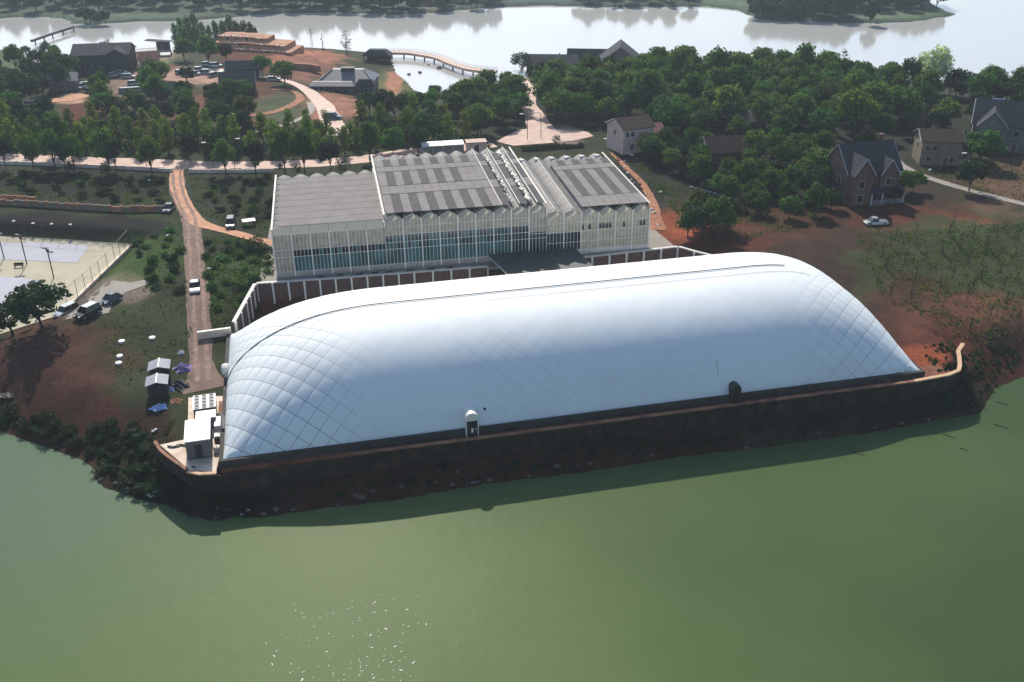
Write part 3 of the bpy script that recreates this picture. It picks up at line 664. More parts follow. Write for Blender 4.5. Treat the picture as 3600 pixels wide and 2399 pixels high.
for si, (b0, b1, ze, zr, dep) in enumerate(SEC):
    x0, x1 = b0*BW, b1*BW
    for b in range(b0, b1):
        a = b*BW; c = a+BW
        # gothic arch roof of the bay
        pr = [(a+.04, ze), (a+BW*.16, ze+(zr-ze)*.42), (a+BW*.33, ze+(zr-ze)*.76), (a+BW*.5, zr), (a+BW*.67, ze+(zr-ze)*.76), (a+BW*.84, ze+(zr-ze)*.42), (c-.04, ze), (c-.04, ze-.1), (a+.04, ze-.1)]
        m = MB(); m.extr(pr, .12 if si else 1.15, dep-.12); rf = m.build('roof_bay', 'polyroof', gh)
        m = MB()      # gable end sheets, front and back
        gp = [(x, z) for x, z in pr[:7]]
        (m.extr(gp, .0, .1), m.build('front_gable', 'beige', rf)) if si else 0; m = MB(); m.extr(gp, dep-.1, dep); m.build('gable_end', 'beige', rf)
        # white roof vent flap along the front of the bay
        m = MB()
        if si == 0: m.extr([(-.3, ze-.1), (-.3, ze-.0), (1.2, zr+.2), (1.2, zr+.08)], a+.03, c-.03, 'x')
        else:
            A_, B_, q_ = (a+.05, ze+.05), (a+BW*.52, zr+.06), .55
            m.add([(A_[0], .9, A_[1]+.1), (B_[0], .9, B_[1]+.06), (B_[0]+.5, -1.0, B_[1]-q_), (A_[0]+.45, -1.0, A_[1]-q_), (A_[0], .9, A_[1]+.18), (B_[0], .9, B_[1]+.14), (B_[0]+.5, -1.0, B_[1]-q_+.08), (A_[0]+.45, -1.0, A_[1]-q_+.08)], [(3, 2, 1, 0), (4, 5, 6, 7), (0, 1, 5, 4), (1, 2, 6, 5), (2, 3, 7, 6), (3, 0, 4, 7)])
        m.build('vent_flap', 'film', rf)
        # facade of the bay: beige sheets above, glass below, base wall
        hb = (5.2 if si == 0 else 6.6 if si == 1 else 4.6)
        if b == 14: hb = 4.8
        up = 'beige' if si < 2 else 'beige2'
        m = MB(); m.box(a+.1, c-.1, -.02, .03, hb, ze-.02); m.build('upper_panel', up, gh)
        lowm = 'teal' if b < 13 and b != 0 else 'beige' if b == 0 else 'deepteal' if b < 17 else 'beige2'
        m = MB(); m.box(a+.1, c-.1, -.03, .02, 1.0, hb-.03); g = m.build('glass', lowm, gh)
        m = MB(); m.box(a+.1, c-.1, -.14, .05, 0.05, .98); m.build('base_wall', 'concrete' if b < 15 else 'offwhite', gh)
        m = MB(); m.box(a-.1, a+.1, -.2, .06, 0, ze+.05); m.build('column', 'white', gh)
        m = MB()
        for k in range(1, 5): m.box(a+BW*k/5-.03, a+BW*k/5+.03, -.1, -.04, 1.0, ze-.1)
        rails = [hb, hb-1.3, 1.05] if si == 0 else [hb, hb+1.5, 5.2, 3.9, 1.05] if si == 1 else [hb, 6.4, 2.6, 1.05]
        for z in rails: m.box(a+.1, c-.1, -.12, -.045, z-.035, z+.035)
        m.build('mullions', 'white', gh)
        if si == 0 and b > 0 or si == 2 and b > 16:
            for k in range(5):
                m = MB()
                if rg.random() < (.75 if si == 0 else .3) or (si == 2 and k == 2): m.box(a+BW*k/5+.06, a+BW*(k+1)/5-.06, -.07, -.035, hb-(1.25 if si == 0 else -.3), hb-.06 if si == 0 else hb+1.25)
                if m.v: m.build('vent_opening', 'glassdark', gh)
        elif si == 1:
            for k in range(5):
                for z0, z1 in ((5.25, hb-.05), (3.95, 5.15)):
                    m = MB()
                    if rg.random() < .6: m.box(a+BW*k/5+.05, a+BW*(k+1)/5-.05, -.07, -.035, z0, z1)
                    if m.v: m.build('dark_pane', 'deepteal', gh)
    m = MB(); m.box(x1-.1, x1+.1, -.2, .06, 0, ze+.05); m.build('column', 'white', gh)
    m = MB(); m.box(x0, x0+.14, .06, dep, 0, ze-.12); m.box(x1-.14, x1, .06, dep, 0, ze-.12); m.build('side_wall', 'beige2', gh)
    m = MB(); m.box(x0+.15, x1-.15, dep-.3, dep-.15, 0, ze-.12); m.build('back_wall', 'beige', gh)
    m = MB(); m.box(x0-.12, x0+.2, .2, dep, zr-.02, zr+.12); m.box(x1-.2, x1+.12, .2, dep, zr-.02, zr+.12)
    m.build('edge_gutter', 'offwhite', gh)
    # flat shade cloths above the ridges in bands, with seams between them
    zs = zr+.22; e = dep-(3.6 if si == 0 else 4.6)
    if si == 0:
        cuts = list(np.linspace(1.25, e, 9))
        for k in range(8):
            m = MB(); a0, a1 = cuts[k]+.06, cuts[k+1]-.06
            m.box(x0+1.0, x1-.15, a0, a1, zs, zs+.05, 0); m.build('shade_cloth', 'shade', gh)
            m = MB(); m.box(x0+.3, x1-.1, a1+.02, a1+.1, zs-.06, zs+.09); m.build('shade_rail', 'darkmetal', gh)
    else:
        bands = [(.3, 10.5, 1), (10.8, 15.5, 0), (15.8, 24.6, 1), (24.9, 28.0, 0), (28.2, e, 1)] if si == 1 else [(.3, 6.0, 0), (6.2, 22.5, 1), (22.8, 25.8, 0), (26.0, e, 1)]
        xe = x1-.3
        for a0, a1, alt in bands:
            n = (b1-b0)*2; s0 = 0 if si == 1 else 4
            for k in range(s0, n):
                if si == 1 and k in (14, 16): continue
                m = MB(); q0 = x0+.4+(xe-x0-.4)*k/n; q1 = x0+.4+(xe-x0-.4)*(k+1)/n
                dark = alt and k % 2 == 1 and rg.random() < .85
                m.box(q0+.02, q1-.02, a0, a1, zs, zs+.05); m.build('shade_cloth', 'shadedark' if dark else 'shade', gh)
        for kk, bx in enumerate([b0+7, b0+8] if si == 1 else []):
            m = MB(); y = 2.0; xc = (bx+.15)*BW
            while y < dep-3:
                m.blob((xc+rg.uniform(-.25, .25), y, zs+.12), (rg.uniform(.35, .6)*(1 if kk else .6), rg.uniform(.35, .6), rg.uniform(.16, .3)), int(y*31), 8, .3); y += rg.uniform(.65, 1.1)
            m.build('rolled_curtain', 'cream', gh)
        for bx in range(b0, b1) if si == 2 else [b0+6, b0+7, b0+8]:
            m = MB(); m.box((bx+.5)*BW-.08, (bx+.5)*BW+.08, .4, dep-.4 if si == 1 or bx < b0+2 else 1.6, zs+.02 if si == 1 else zr+.02, zs+.14 if si == 1 else zr+.14); m.build('ridge_cap', 'offwhite', gh)
        if si == 2:
            for bx in range(b0, b1):
                m = MB(); m.box((bx+.3)*BW, (bx+.62)*BW, dep-2.6, dep-2.1, zr-.1, zr+.3, 0, .5); m.build('fan_cowl', 'white', gh)
# equipment on the terrace in front of the facade
for k, px in enumerate([752, 795, 838, 872, 906, 952, 1000, 1042]):
    p = ghp((px-655)*.0795, -2.2-.012*(px-700)*.1, 7.12)
    t = thing('air_vent', 'small black vent box on the paving in front of the glass greenhouse', 'vent', p, GA, 'vent boxes along the greenhouse front')
    m = MB(); m.box(-.62, .62, -.28, .28, 0, .5); m.build('casing', 'darkmetal', t)
    m = MB()
    for q in (-.4, -.15, .1, .35): m.box(q, q+.1, -.31, -.285, .08, .42)
    m.build('louvre', 'steel', t)
# dark canopy between greenhouse and dome
cn = thing('canopy', 'dark green flat canopy sloping from the greenhouse to the dome', 'canopy', ghp(38.4, -.6), GA)
m = MB(); m.add([(-.6, -1.2, 1.9), (16.0, -1.2, 1.9), (17.6, -11, 1.2), (2.2, -12.4, 1.2), (-.6, -1.2, 2.1), (16.0, -1.2, 2.1), (17.6, -11, 1.4), (2.2, -12.4, 1.4)], [(3, 2, 1, 0), (4, 5, 6, 7), (0, 1, 5, 4), (1, 2, 6, 5), (2, 3, 7, 6), (3, 0, 4, 7)]); m.build('roof_sheet', 'canopy', cn)
for x, y, zz in [(.2, -1.6, 1.85), (15.7, -1.6, 1.85), (2.6, -11.8, 1.22), (17.0, -10.6, 1.22), (9.5, -11.0, 1.22)]:
    m = MB(); m.tube([(x, y, .0 if y > -5 else -2), (x, y, zz)], .09, 8); m.build('post', 'darkmetal', cn)
m = MB(); m.tube([(-.6, -1.2, 2.14), (2.2, -12.4, 1.44)], .1, 6); m.build('edge_trim', 'trim', cn)
# glazed lean-to and pink block behind the greenhouse
lt = thing('glass_lean_to', 'white framed glass lean-to at the back edge of the greenhouse roof', 'lean-to', G(1018, 356), R_(10))
m = MB(); m.box(-5, 5, -1.2, 1.2, 0, .5); m.build('base_wall', 'offwhite', lt)
for k in range(4):
    m = MB(); m.box(-5+2.5*k+.12, -5+2.5*(k+1)-.12, -1.2, -1.12, .52, 2.5); m.build('pane', 'polyroof', lt)
m = MB()
for k in range(5): m.box(-5+2.5*k-.1, -5+2.5*k+.1, -1.25, -1.05, .5, 2.6)
m.build('frame', 'trim', lt)
m = MB(); m.add([(-5.2, -1.4, 2.6), (5.2, -1.4, 2.6), (5.2, 1.3, 3.0), (-5.2, 1.3, 3.0), (-5.2, -1.4, 2.75), (5.2, -1.4, 2.75), (5.2, 1.3, 3.15), (-5.2, 1.3, 3.15)], [(3, 2, 1, 0), (4, 5, 6, 7), (0, 1, 5, 4), (1, 2, 6, 5), (2, 3, 7, 6), (3, 0, 4, 7)]); m.build('roof', 'white', lt)
pk = thing('pink_kiosk', 'small pink rendered flat roof block beside the glass lean-to', 'kiosk', G(1094, 348), R_(10))
m = MB(); m.box(-2.4, 2.4, -1.5, 1.5, 0, 2.5); m.build('wall', 'pinkwall', pk)
m = MB(); m.box(-2.6, 2.6, -1.7, 1.7, 2.5, 2.72); m.build('roof', 'pinkroad', pk)
m = MB(); m.box(-.5, .5, -1.55, -1.503, .05, 2.0); m.build('door', 'brownpanel', pk)

# ---------------------------------------------------------------- equipment on the pad
def on_pad(u, v, z=5.06): return dome_pt(u, v, z)
t = thing('container_cabin', 'large white box cabin with dark front beside the dome corner', 'cabin', on_pad(-3.2, 4.9), DA+.03)
m = MB(); m.box(-1.55, 1.55, -2.7, 2.7, .15, 2.75); m.build('body', 'greywall', t)
m = MB(); m.box(-1.65, 1.65, -2.8, 2.8, 2.752, 2.9); m.build('roof', 'white', t)
m = MB(); m.box(-1.5, 1.5, -2.6, 2.6, 0, .148); m.build('skid', 'darkmetal', t)
m = MB(); m.box(-.45, .45, -2.74, -2.702, .2, 2.2); m.build('door', 'darkmetal', t)
m = MB(); m.box(1.552, 1.62, -1.6, 1.6, .7, 2.0); m.build('louvre', 'darkmetal', t)
t = thing('air_handling_unit', 'grey and white blower unit between the chiller and the white cabin', 'blower unit', on_pad(-2.5, 10.3), DA+.02)
m = MB(); m.box(-1.3, 1.3, -1.0, 1.0, .1, 1.9); m.build('body', 'greyroof', t)
m = MB(); m.box(-1.34, 1.34, -1.04, 1.04, 1.902, 2.0); m.build('lid', 'white', t)
m = MB(); m.box(-1.75, -1.302, -1.1, .9, .0, .55); m.build('base_tray', 'cream', t)
m = MB(); m.tube([(1.3, .4, 1.3), (1.9, .4, 1.3), (2.3, -.6, 1.2), (2.3, -3.2, 1.0)], .36, 10); m.build('duct', 'greywall', t)
t = thing('chiller', 'rooftop style chiller with rows of round fans on the pale pad', 'chiller', on_pad(-2.9, 14.3), DA+.05)
m = MB(); m.box(-1.5, 1.5, -1.9, 1.9, .3, 1.7); m.build('body', 'darkmetal', t)
m = MB(); m.box(-1.55, 1.55, -1.95, 1.95, 1.702, 1.82); m.build('top_deck', 'white', t)
for ix in range(3):
    for iy in range(4):
        m = MB(); c = (-1.0+ix, -1.4+iy*.93, 1.82); m.lathe([(.36, .0), (.38, .14), (.33, .14), (.31, .03)], c, 14); f = m.build('fan_ring', 'white', t)
        m = MB(); m.lathe([(.3, .02), (.3, .05)], c, 12); m.build('fan', 'black', f)
for x in (-1.3, 1.3):
    for y in (-1.7, 1.7):
        m = MB(); m.box(x-.12, x+.12, y-.12, y+.12, 0, .3); m.build('leg', 'darkmetal', t)
t = thing('pipe_rack', 'brown pipe run standing between the chiller and the dome', 'pipe rack', on_pad(-.95, 13.8), DA)
m = MB(); m.tube([(0, -2, .6), (0, 2, .6)], .16, 8); m.tube([(.3, -2, .6), (.3, 2, .6)], .12, 8); m.build('pipe', 'parapet', t)
m = MB()
for y in (-1.6, 0, 1.6): m.box(-.2, .45, y-.06, y+.06, 0, .48)
m.build('support', 'darkmetal', t)
t = thing('switch_cabinet', 'narrow white cabinet close to the left end of the dome', 'cabinet', on_pad(-.95, 8.9), DA)
m = MB(); m.box(-.4, .4, -1.3, 1.3, .1, 1.5); m.build('body', 'white', t)
m = MB(); m.box(-.45, .45, -1.35, 1.35, 0, .098); m.build('base', 'concrete', t)
m = MB(); m.box(-.43, -.402, -1.2, 1.2, .2, 1.4); m.build('door', 'offwhite', t)
t = thing('generator', 'small dark generator behind the white box cabin at the dome edge', 'generator', on_pad(-.95, 5.9), DA)
m = MB(); m.box(-.4, .4, -.7, .7, .15, 1.1); m.build('body', 'darkmetal', t)
m = MB(); m.tube([(.2, .3, 1.1), (.2, .3, 1.6), (.35, .3, 1.7)], .06, 6); m.build('exhaust', 'steel', t)
m = MB(); m.box(-.3, .3, -.5, .1, 1.102, 1.25); m.build('radiator', 'steel', t)
t = thing('fuel_tank', 'round cream tank standing in front of the dark generator', 'tank', on_pad(-.95, 3.4), DA)
m = MB(); m.lathe([(.42, .05), (.5, .12), (.5, .75), (.42, .85), (.1, .88)], (0, 0, 0), 14); m.build('body', 'cream', t, True)
m = MB(); m.lathe([(.1, .86), (.1, .96)], (0, 0, 0), 8); m.build('cap', 'darkmetal', t)
t = thing('cable_heap', 'dark heap of cable lying on the pale pad corner', 'cable', on_pad(-6.4, 6.0), DA)
m = MB(); rr = random.Random(8)
for q in range(3): m.tube([(-1.1+.45*k, .25*math.sin(k*1.7+q), .08+.05*q) for k in range(6)], .09, 6)
m.build('coil', 'darkmetal', t)
wl = MB()

# sheds, tarpaulins and stones on the lawn
def shed(px, py, label):
    p = G(px, py); t = thing('metal_shed', label, 'shed', p, R_(14), 'grey metal sheds on the lawn')
    m = MB(); m.box(-1.35, 1.35, -1.25, 1.25, 0, 2.1); m.build('wall', 'darkwall', t)
    m = MB(); m.add([(-1.6, -1.5, 2.05), (0, -1.5, 2.5), (1.6, -1.5, 2.05), (-1.6, 1.5, 2.05), (0, 1.5, 2.5), (1.6, 1.5, 2.05), (-1.6, -1.5, 2.12), (0, -1.5, 2.58), (1.6, -1.5, 2.12), (-1.6, 1.5, 2.12), (0, 1.5, 2.58), (1.6, 1.5, 2.12)],
            [(6, 7, 10, 9), (7, 8, 11, 10), (0, 3, 4, 1), (1, 4, 5, 2), (0, 1, 7, 6), (1, 2, 8, 7), (3, 9, 10, 4), (4, 10, 11, 5), (0, 6, 9, 3), (2, 5, 11, 8)]); rf = m.build('roof', 'shedroof', t)
    m = MB(); m.box(-.09, .09, -1.52, 1.52, 2.56, 2.64); m.build('ridge_cap', 'white', rf)
    m = MB(); m.box(-.4, .4, -1.3, -1.253, .05, 1.85); m.build('door', 'darkmetal', t)
shed(371, 868, 'grey metal shed farther from the water, ribbed gable roof, on the lawn')
shed(366, 904, 'grey metal shed nearer the water beside the blue tarpaulin')
def heap(name, px, py, sz, mtl, label, cat, seed):
    p = G(px, py); t = MB(); rr = random.Random(seed); n = 26; vs = []; 
    for j in range(n+1):
        for i in range(n+1):
            x = (i/n-.5)*2; y = (j/n-.5)*2; r = math.hypot(x, y)
            hgt = max(0, 1-r**2.2)*(.55+.3*math.sin(5*x+seed)*math.cos(4*y+seed*2)+.2*math.sin(11*x+7*y))+.03*rr.random()
            k = 1+.18*math.sin(math.atan2(y, x)*5+seed)
            vs.append((x*sz[0]*k, y*sz[1]*k, max(.02, hgt*sz[2])))
    t.add(vs, [(j*(n+1)+i, j*(n+1)+i+1, (j+1)*(n+1)+i+1, (j+1)*(n+1)+i) for j in range(n) for i in range(n) if math.hypot((i+.5)/n-.5, (j+.5)/n-.5) < .5])
    return tag(t.build(name, mtl, None, False, p, rr.random()), label, cat)
heap('tarpaulin', 421, 848, (1.3, 1.5, 1.1), 'tarppurple', 'crumpled purple tarpaulin heap beside the gravel road', 'tarpaulin', 3)
heap('tarpaulin', 366, 938, (1.3, .8, .8), 'tarpblue', 'crumpled bright blue tarpaulin in front of the nearer grey shed', 'tarpaulin', 5)
heap('tarpaulin', 394, 896, (.4, .7, .6), 'tarpblue', 'small blue sheet tucked against the side of the sheds', 'tarpaulin', 9)
heap('scrap_heap', 412, 888, (1.3, 1.9, 1.0), 'darkwall', 'dark pile of scrap between the sheds and the road', 'scrap heap', 11)
heap('brick_pile', 405, 922, (.8, .7, .5), 'orange', 'small orange brick pile at the left edge of the pale pad', 'brick pile', 13)
heap('timber_pile', 18, 908, (1.6, .9, .5), 'tanwall', 'pile of pale brown timber at the left bank', 'timber pile', 14)
heap('white_sack', 416, 812, (.5, .5, .7), 'white', 'white sack standing on the grass above the purple tarpaulin', 'sack', 2)
for px, py, lb in [(280, 786, 'farthest left of the four'), (350, 778, 'standing apart on the right'), (275, 820, 'second nearest to the water'), (273, 836, 'nearest to the water')]:
    t = thing('stone_cover', 'round white lid in the lawn, '+lb, 'lid', G(px, py), .2, 'white lids in the lawn')
    m = MB(); m.lathe([(.52, -.1), (.52, .22), (.44, .27)], (0, 0, 0), 16); m.build('lid', 'white', t)
    m = MB(); m.box(-.12, .12, -.03, .03, .272, .3); m.build('handle', 'steel', t)
for k, (px, py, s) in enumerate([(387, 546, .55), (480, 622, .45), (40, 404, .4), (343, 417, .4), (1518, 444, .4), (352, 994, .28), (358, 990, .28), (700, 316, .35), (1040, 290, .3), (1000, 252, .35), (2000, 446, .3), (2137, 393, .4)]):
    names = ['beside the gravel road left of the white car', 'at the right edge of the road below the track', 'on the dark slope at the far left', 'on the dark slope left of the road bend', 'on the dark bank right of the greenhouse', 'at the lawn edge left of the pad, smaller', 'at the lawn edge left of the pad', 'among the willows left of the greenhouse', 'among the willows above the greenhouse', 'under the round trees by the inlet', 'in the red ground below the villa', 'beside the lane in front of the tan house']
    mb = MB(); mb.blob((0, 0, s*.55), (s, s*.8, s*.6), k, 9, .2); tag(mb.build('white_boulder', 'white', None, True, G(px, py)), 'small whitewashed stone '+names[k], 'stone', 'whitewashed stones')

# ---------------------------------------------------------------- cars
def car(label, loc, rz, paint_, kind='car', grp=None, small=False, L=4.5, W=1.8, H=1.5):
    t = thing('parked_car' if kind != 'pickup' else 'pickup_truck', label, 'car' if kind != 'pickup' else 'truck', loc, rz, grp)
    h = L/2; b0, b1 = .28, .82*H/1.5
    side = [(-h, b0+.1), (-h+.08, b1-.12), (-h+.25, b1), (h-1.25, b1+.02), (h-.25, b1-.14), (h-.03, b1-.32), (h, b0+.08), (h-.2, b0-.06), (-h+.2, b0-.06)]
    def lofted(profile, inset_top, z_lo, z_hi, name, m, parent):
        n = len(profile); vs = []
        for s in (-1, 1):
            for x, z in profile:
                k = (z-z_lo)/(z_hi-z_lo); vs.append((x, s*(W/2-inset_top*max(0, k)**1.6), z))
        return MB().add(vs, [tuple(range(n)), tuple(range(2*n-1, n-1, -1))]+[((i+1) % n, i, n+i, n+(i+1) % n) for i in range(n)]).build(name, m, parent)
    lofted(side, .1, b0, b1, 'body', paint_, t)
    if kind == 'pickup':
        cab = [(-.3, b1+.003), (-.2, H-.08), (-.1, H), (.9, H-.02), (1.45, b1+.003)]
        m = MB(); m.box(-h+.15, -.5, -W/2+.2, W/2-.2, b1+.004, b1+.03); m.build('load_bed', 'greyroof', t)
    elif kind == 'suv': cab = [(-h+.12, b1+.003), (-h+.35, H-.1), (-h+.6, H), (.55, H-.02), (1.25, b1+.003)]
    else: cab = [(-h+.3, b1+.003), (-h+.95, H-.06), (-h+1.3, H), (.35, H-.02), (1.15, b1+.003)]
    g = lofted(cab, .26, b1, H, 'windows', 'carglass', t)
    x0, x1 = cab[2][0]-.05, cab[3][0]+.05
    m = MB(); m.box(x0, x1, -W/2+.24, W/2-.24, H+.002, H+.04, 0, 0, .03); m.build('roof', 'carsilver' if paint_ == 'carblack' else paint_, t)  # black car gets a silver roof in place of its bright reflection
    m = MB()
    for y in (-1, 1):
        for q in ((x0+x1)/2-.05,): m.box(q, q+.1, y*(W/2-.17)-.06, y*(W/2-.17)+.06, b1, H-.02)
    m.build('pillar', paint_, t)
    for s in (-1, 1):
        m = MB(); m.box(h-.2, h+.015, s*(W/2-.42)-.2, s*(W/2-.42)+.2, b1-.36, b1-.2); m.build('headlight', 'lamp', t)
        m = MB(); m.box(-h-.01, -h+.1, s*(W/2-.3)-.16, s*(W/2-.3)+.16, b1-.36, b1-.16); m.build('tail_light', 'redroof', t)
    for x in (-h+.85, h-.85):
        for s in (-1, 1):
            m = MB(); m.tube([(x, s*(W/2-.2), .32), (x, s*(W/2+.02), .32)], .32, 12); wl_ = m.build('wheel', 'black', t)
            m = MB(); m.tube([(x, s*(W/2+.021), .32), (x, s*(W/2+.035), .32)], .18, 10); m.build('rim', 'steel', wl_)
    return t
car('white hatchback driving toward the dome on the brown gravel road', G(449, 666, .06), R_(-75), 'carwhite', L=4.4)
car('silver estate car parked under the dark tree by the courts', G(154, 722, .06), R_(-118), 'carsilver', 'suv', H=1.6)
car('black off-road car with bright roof parked beside the silver car', G(203, 726, .06), R_(-118), 'carblack', 'suv', L=4.6, W=1.95, H=1.8)
car('dark grey small car at the right end of the car park', G(257, 694, .06), R_(-115), 'carblue', L=3.8)
car('slate blue van standing in the grass left of the greenhouse', G(531, 520), R_(-80), 'carblue', 'suv', H=1.8)
car('dark car parked at the right end of the village path', G(766, 274, .1), R_(-10), 'carblue', 'suv', H=1.8, L=5)
car('pale silver pickup truck standing on the red ground below the gabled villa', G(2012, 516), R_(184), 'carsilver', 'pickup', L=4.7, W=1.75)
car('white minibus with dark window parked right of the gabled villa', G(2060, 402), R_(-75), 'carwhite', 'suv', L=4.8, W=2, H=2.1)
car('dark green car parked by the top bend of the gravel road', G(389, 484), R_(-90), 'carblue', L=4.0)
sh_ = car('white car parked among the trees at the far left village', G(75, 243), R_(20), 'carsilver', 'suv')
for px, py, a, lb in [(172, 206, 10, 'left of three beside the sloping yard'), (186, 203, 14, 'middle of three beside the sloping yard'), (199, 199, 20, 'right of three beside the sloping yard'), (283, 172, 5, 'upper one in front of the dark hall'), (296, 180, 10, 'lower one in front of the dark hall'),
   (290, 213, 15, 'first of the row below the dark hall'), (306, 212, 10, 'second of the row below the dark hall'), (322, 211, 12, 'third of the row below the dark hall'), (338, 210, 4, 'fourth of the row below the dark hall'), (356, 208, 4, 'last of the row below the dark hall'),
   (432, 176, 0, 'first in the sunny square among trees'), (446, 173, 5, 'second in the sunny square among trees'), (476, 170, 2, 'middle of the sunny square among trees'), (492, 176, 60, 'tilted one in the sunny square among trees'), (512, 174, 80, 'rightmost in the sunny square among trees'), (478, 152, 10, 'at the back of the sunny square'), (496, 154, 4, 'second at the back of the sunny square'), (418, 170, 30, 'leftmost in the sunny square among trees'), (460, 164, 12, 'between rows of the sunny square'), (530, 168, 0, 'on the lane right of the sunny square'), (262, 176, 70, 'nearest the dark hall corner'), (310, 196, 8, 'alone below the red roofed pavilion'), (60, 262, 15, 'half hidden at the far left'), (212, 212, 30, 'behind the orange yard'), (630, 186, 10, 'on the pale village path')]:
    dup(sh_, G(px, py, .03), R_(a), None, 'pale parked car in the village, '+lb, 'cars parked in the village')
sh_['group'] = 'cars parked in the village'

# ---------------------------------------------------------------- houses
def gable(m, x0, x1, y0, y1, ze, zr, axis='x', ov=.45, th=.18):
    """two slopes of a gable roof"""
    if axis == 'x':
        yc = (y0+y1)/2; pr = [(y0-ov, ze-ov*(zr-ze)/((y1-y0)/2)), (yc, zr), (y1+ov, ze-ov*(zr-ze)/((y1-y0)/2))]
        poly = pr+[(p[0], p[1]+th) for p in pr[::-1]]; m.extr(poly, x0-ov, x1+ov, 'x')
    else:
        xc = (x0+x1)/2; pr = [(x0-ov, ze-ov*(zr-ze)/((x1-x0)/2)), (xc, zr), (x1+ov, ze-ov*(zr-ze)/((x1-x0)/2))]
        poly = pr+[(p[0], p[1]+th) for p in pr[::-1]]; m.extr(poly, y0-ov, y1+ov, 'y')
def tri_wall(m, a, b, ze, zr, pos, axis, d=.2):
    c = (a+b)/2
    m.extr([(a, ze), (b, ze), (c, zr-.02)], pos-d/2, pos+d/2, 'y' if axis == 'y' else 'x')
def window(t, x, y, z, wd, hg, face='-y', fm='trim'):
    f = MB(); g = MB(); e = .09
    if face in ('-y', '+y'):
        s = -1 if face == '-y' else 1; ya, yb = sorted((y+s*.003, y+s*.09)); yc, yd = sorted((y+s*.004, y+s*.06))
        for x0, x1, z0, z1 in [(x-wd/2-e, x-wd/2, z-e, z+hg+e), (x+wd/2, x+wd/2+e, z-e, z+hg+e), (x-wd/2, x+wd/2, z-e, z), (x-wd/2, x+wd/2, z+hg, z+hg+e)]: f.box(x0, x1, ya, yb, z0, z1)
        g.box(x-wd/2, x+wd/2, yc, yd, z, z+hg)
    else:
        s = -1 if face == '-x' else 1; xa, xb = sorted((x+s*.003, x+s*.09)); xc, xd = sorted((x+s*.004, x+s*.06))
        for y0, y1, z0, z1 in [(y-wd/2-e, y-wd/2, z-e, z+hg+e), (y+wd/2, y+wd/2+e, z-e, z+hg+e), (y-wd/2, y+wd/2, z-e, z), (y-wd/2, y+wd/2, z+hg, z+hg+e)]: f.box(xa, xb, y0, y1, z0, z1)
        g.box(xc, xd, y-wd/2, y+wd/2, z, z+hg)
    w_ = f.build('window', fm, t); g.build('pane', 'glassdark', w_)
def house(name, label, p, rz, L, D, ze, zr, wall, roof, axis='x', cat='house', wins=(), fronts=(), chim=None, trimm='trim', doors=((0, '-y'),), band=True):
    t = thing(name, label, cat, p, rz)
    m = MB(); m.box(-L/2, L/2, -D/2, D/2, -1.2, ze)
    if axis == 'x': tri_wall(m, -D/2, D/2, ze, zr, -L/2+.1, 'x'); tri_wall(m, -D/2, D/2, ze, zr, L/2-.1, 'x')
    else: tri_wall(m, -L/2, L/2, ze, zr, -D/2+.1, 'y'); tri_wall(m, -L/2, L/2, ze, zr, D/2-.1, 'y')
    m.build('wall', wall, t)
    m = MB(); gable(m, -L/2, L/2, -D/2, D/2, ze, zr, axis); rf = m.build('roof', roof, t)
    for e_ in (-1, 1):
        for q in (-1, 1):
            if axis == 'x': MB().tube([(e_*(L/2+.47), q*(D/2+.45), ze-.4*(zr-ze)/(D/2)+.05), (e_*(L/2+.47), 0, zr+.1)], .1, 4).build('bargeboard', trimm, rf)
            else: MB().tube([(q*(L/2+.45), e_*(D/2+.47), ze-.4*(zr-ze)/(L/2)+.05), (0, e_*(D/2+.47), zr+.1)], .1, 4).build('bargeboard', trimm, rf)
    for x0, x1, out, fe, fr in fronts:                       # gabled fronts standing out of the -y face
        m = MB(); m.box(x0, x1, -D/2-out, -D/2-.002, -1.2, fe); tri_wall(m, x0, x1, fe, fr, -D/2-out+.1, 'y'); m.build('front_wing', wall, t)
        m = MB(); xc = (x0+x1)/2; ov = .4; dr = ov*(fr-fe)/((x1-x0)/2); pr = [(x0-ov, fe-dr), (xc, fr), (x1+ov, fe-dr)]
        m.extr(pr+[(a, b+.16) for a, b in pr[::-1]], -D/2-out-ov, .0, 'y'); wr = m.build('wing_roof', roof, t)
        for s, xx in ((-1, x0-ov), (1, x1+ov)): MB().tube([(xx, -D/2-out-ov-.02, fe-dr+.08), (xc, -D/2-out-ov-.02, fr+.08)], .12, 4).build('bargeboard', trimm, wr)
    for q in wins: window(t, *q)
    for x, y in [(d[0], -D/2-(d[2] if len(d) > 2 else 0)) for d in doors]:
        m = MB(); m.box(x-.55, x+.55, y-.08, y-.003, 0, 2.1); d = m.build('door', 'brownpanel', t)
        m = MB(); m.box(x-.68, x-.55, y-.1, y-.004, 0, 2.2); m.box(x+.55, x+.68, y-.1, y-.004, 0, 2.2); m.box(x-.68, x+.68, y-.1, y-.004, 2.2, 2.33); m.build('frame', trimm, d)
    if chim:
        m = MB(); m.box(chim[0]-.4, chim[0]+.4, chim[1]-.4, chim[1]+.4, zr-1.2, zr+.9); m.box(chim[0]-.5, chim[0]+.5, chim[1]-.5, chim[1]+.5, zr+.902, zr+1.02); m.build('chimney', wall, rf)
    return t
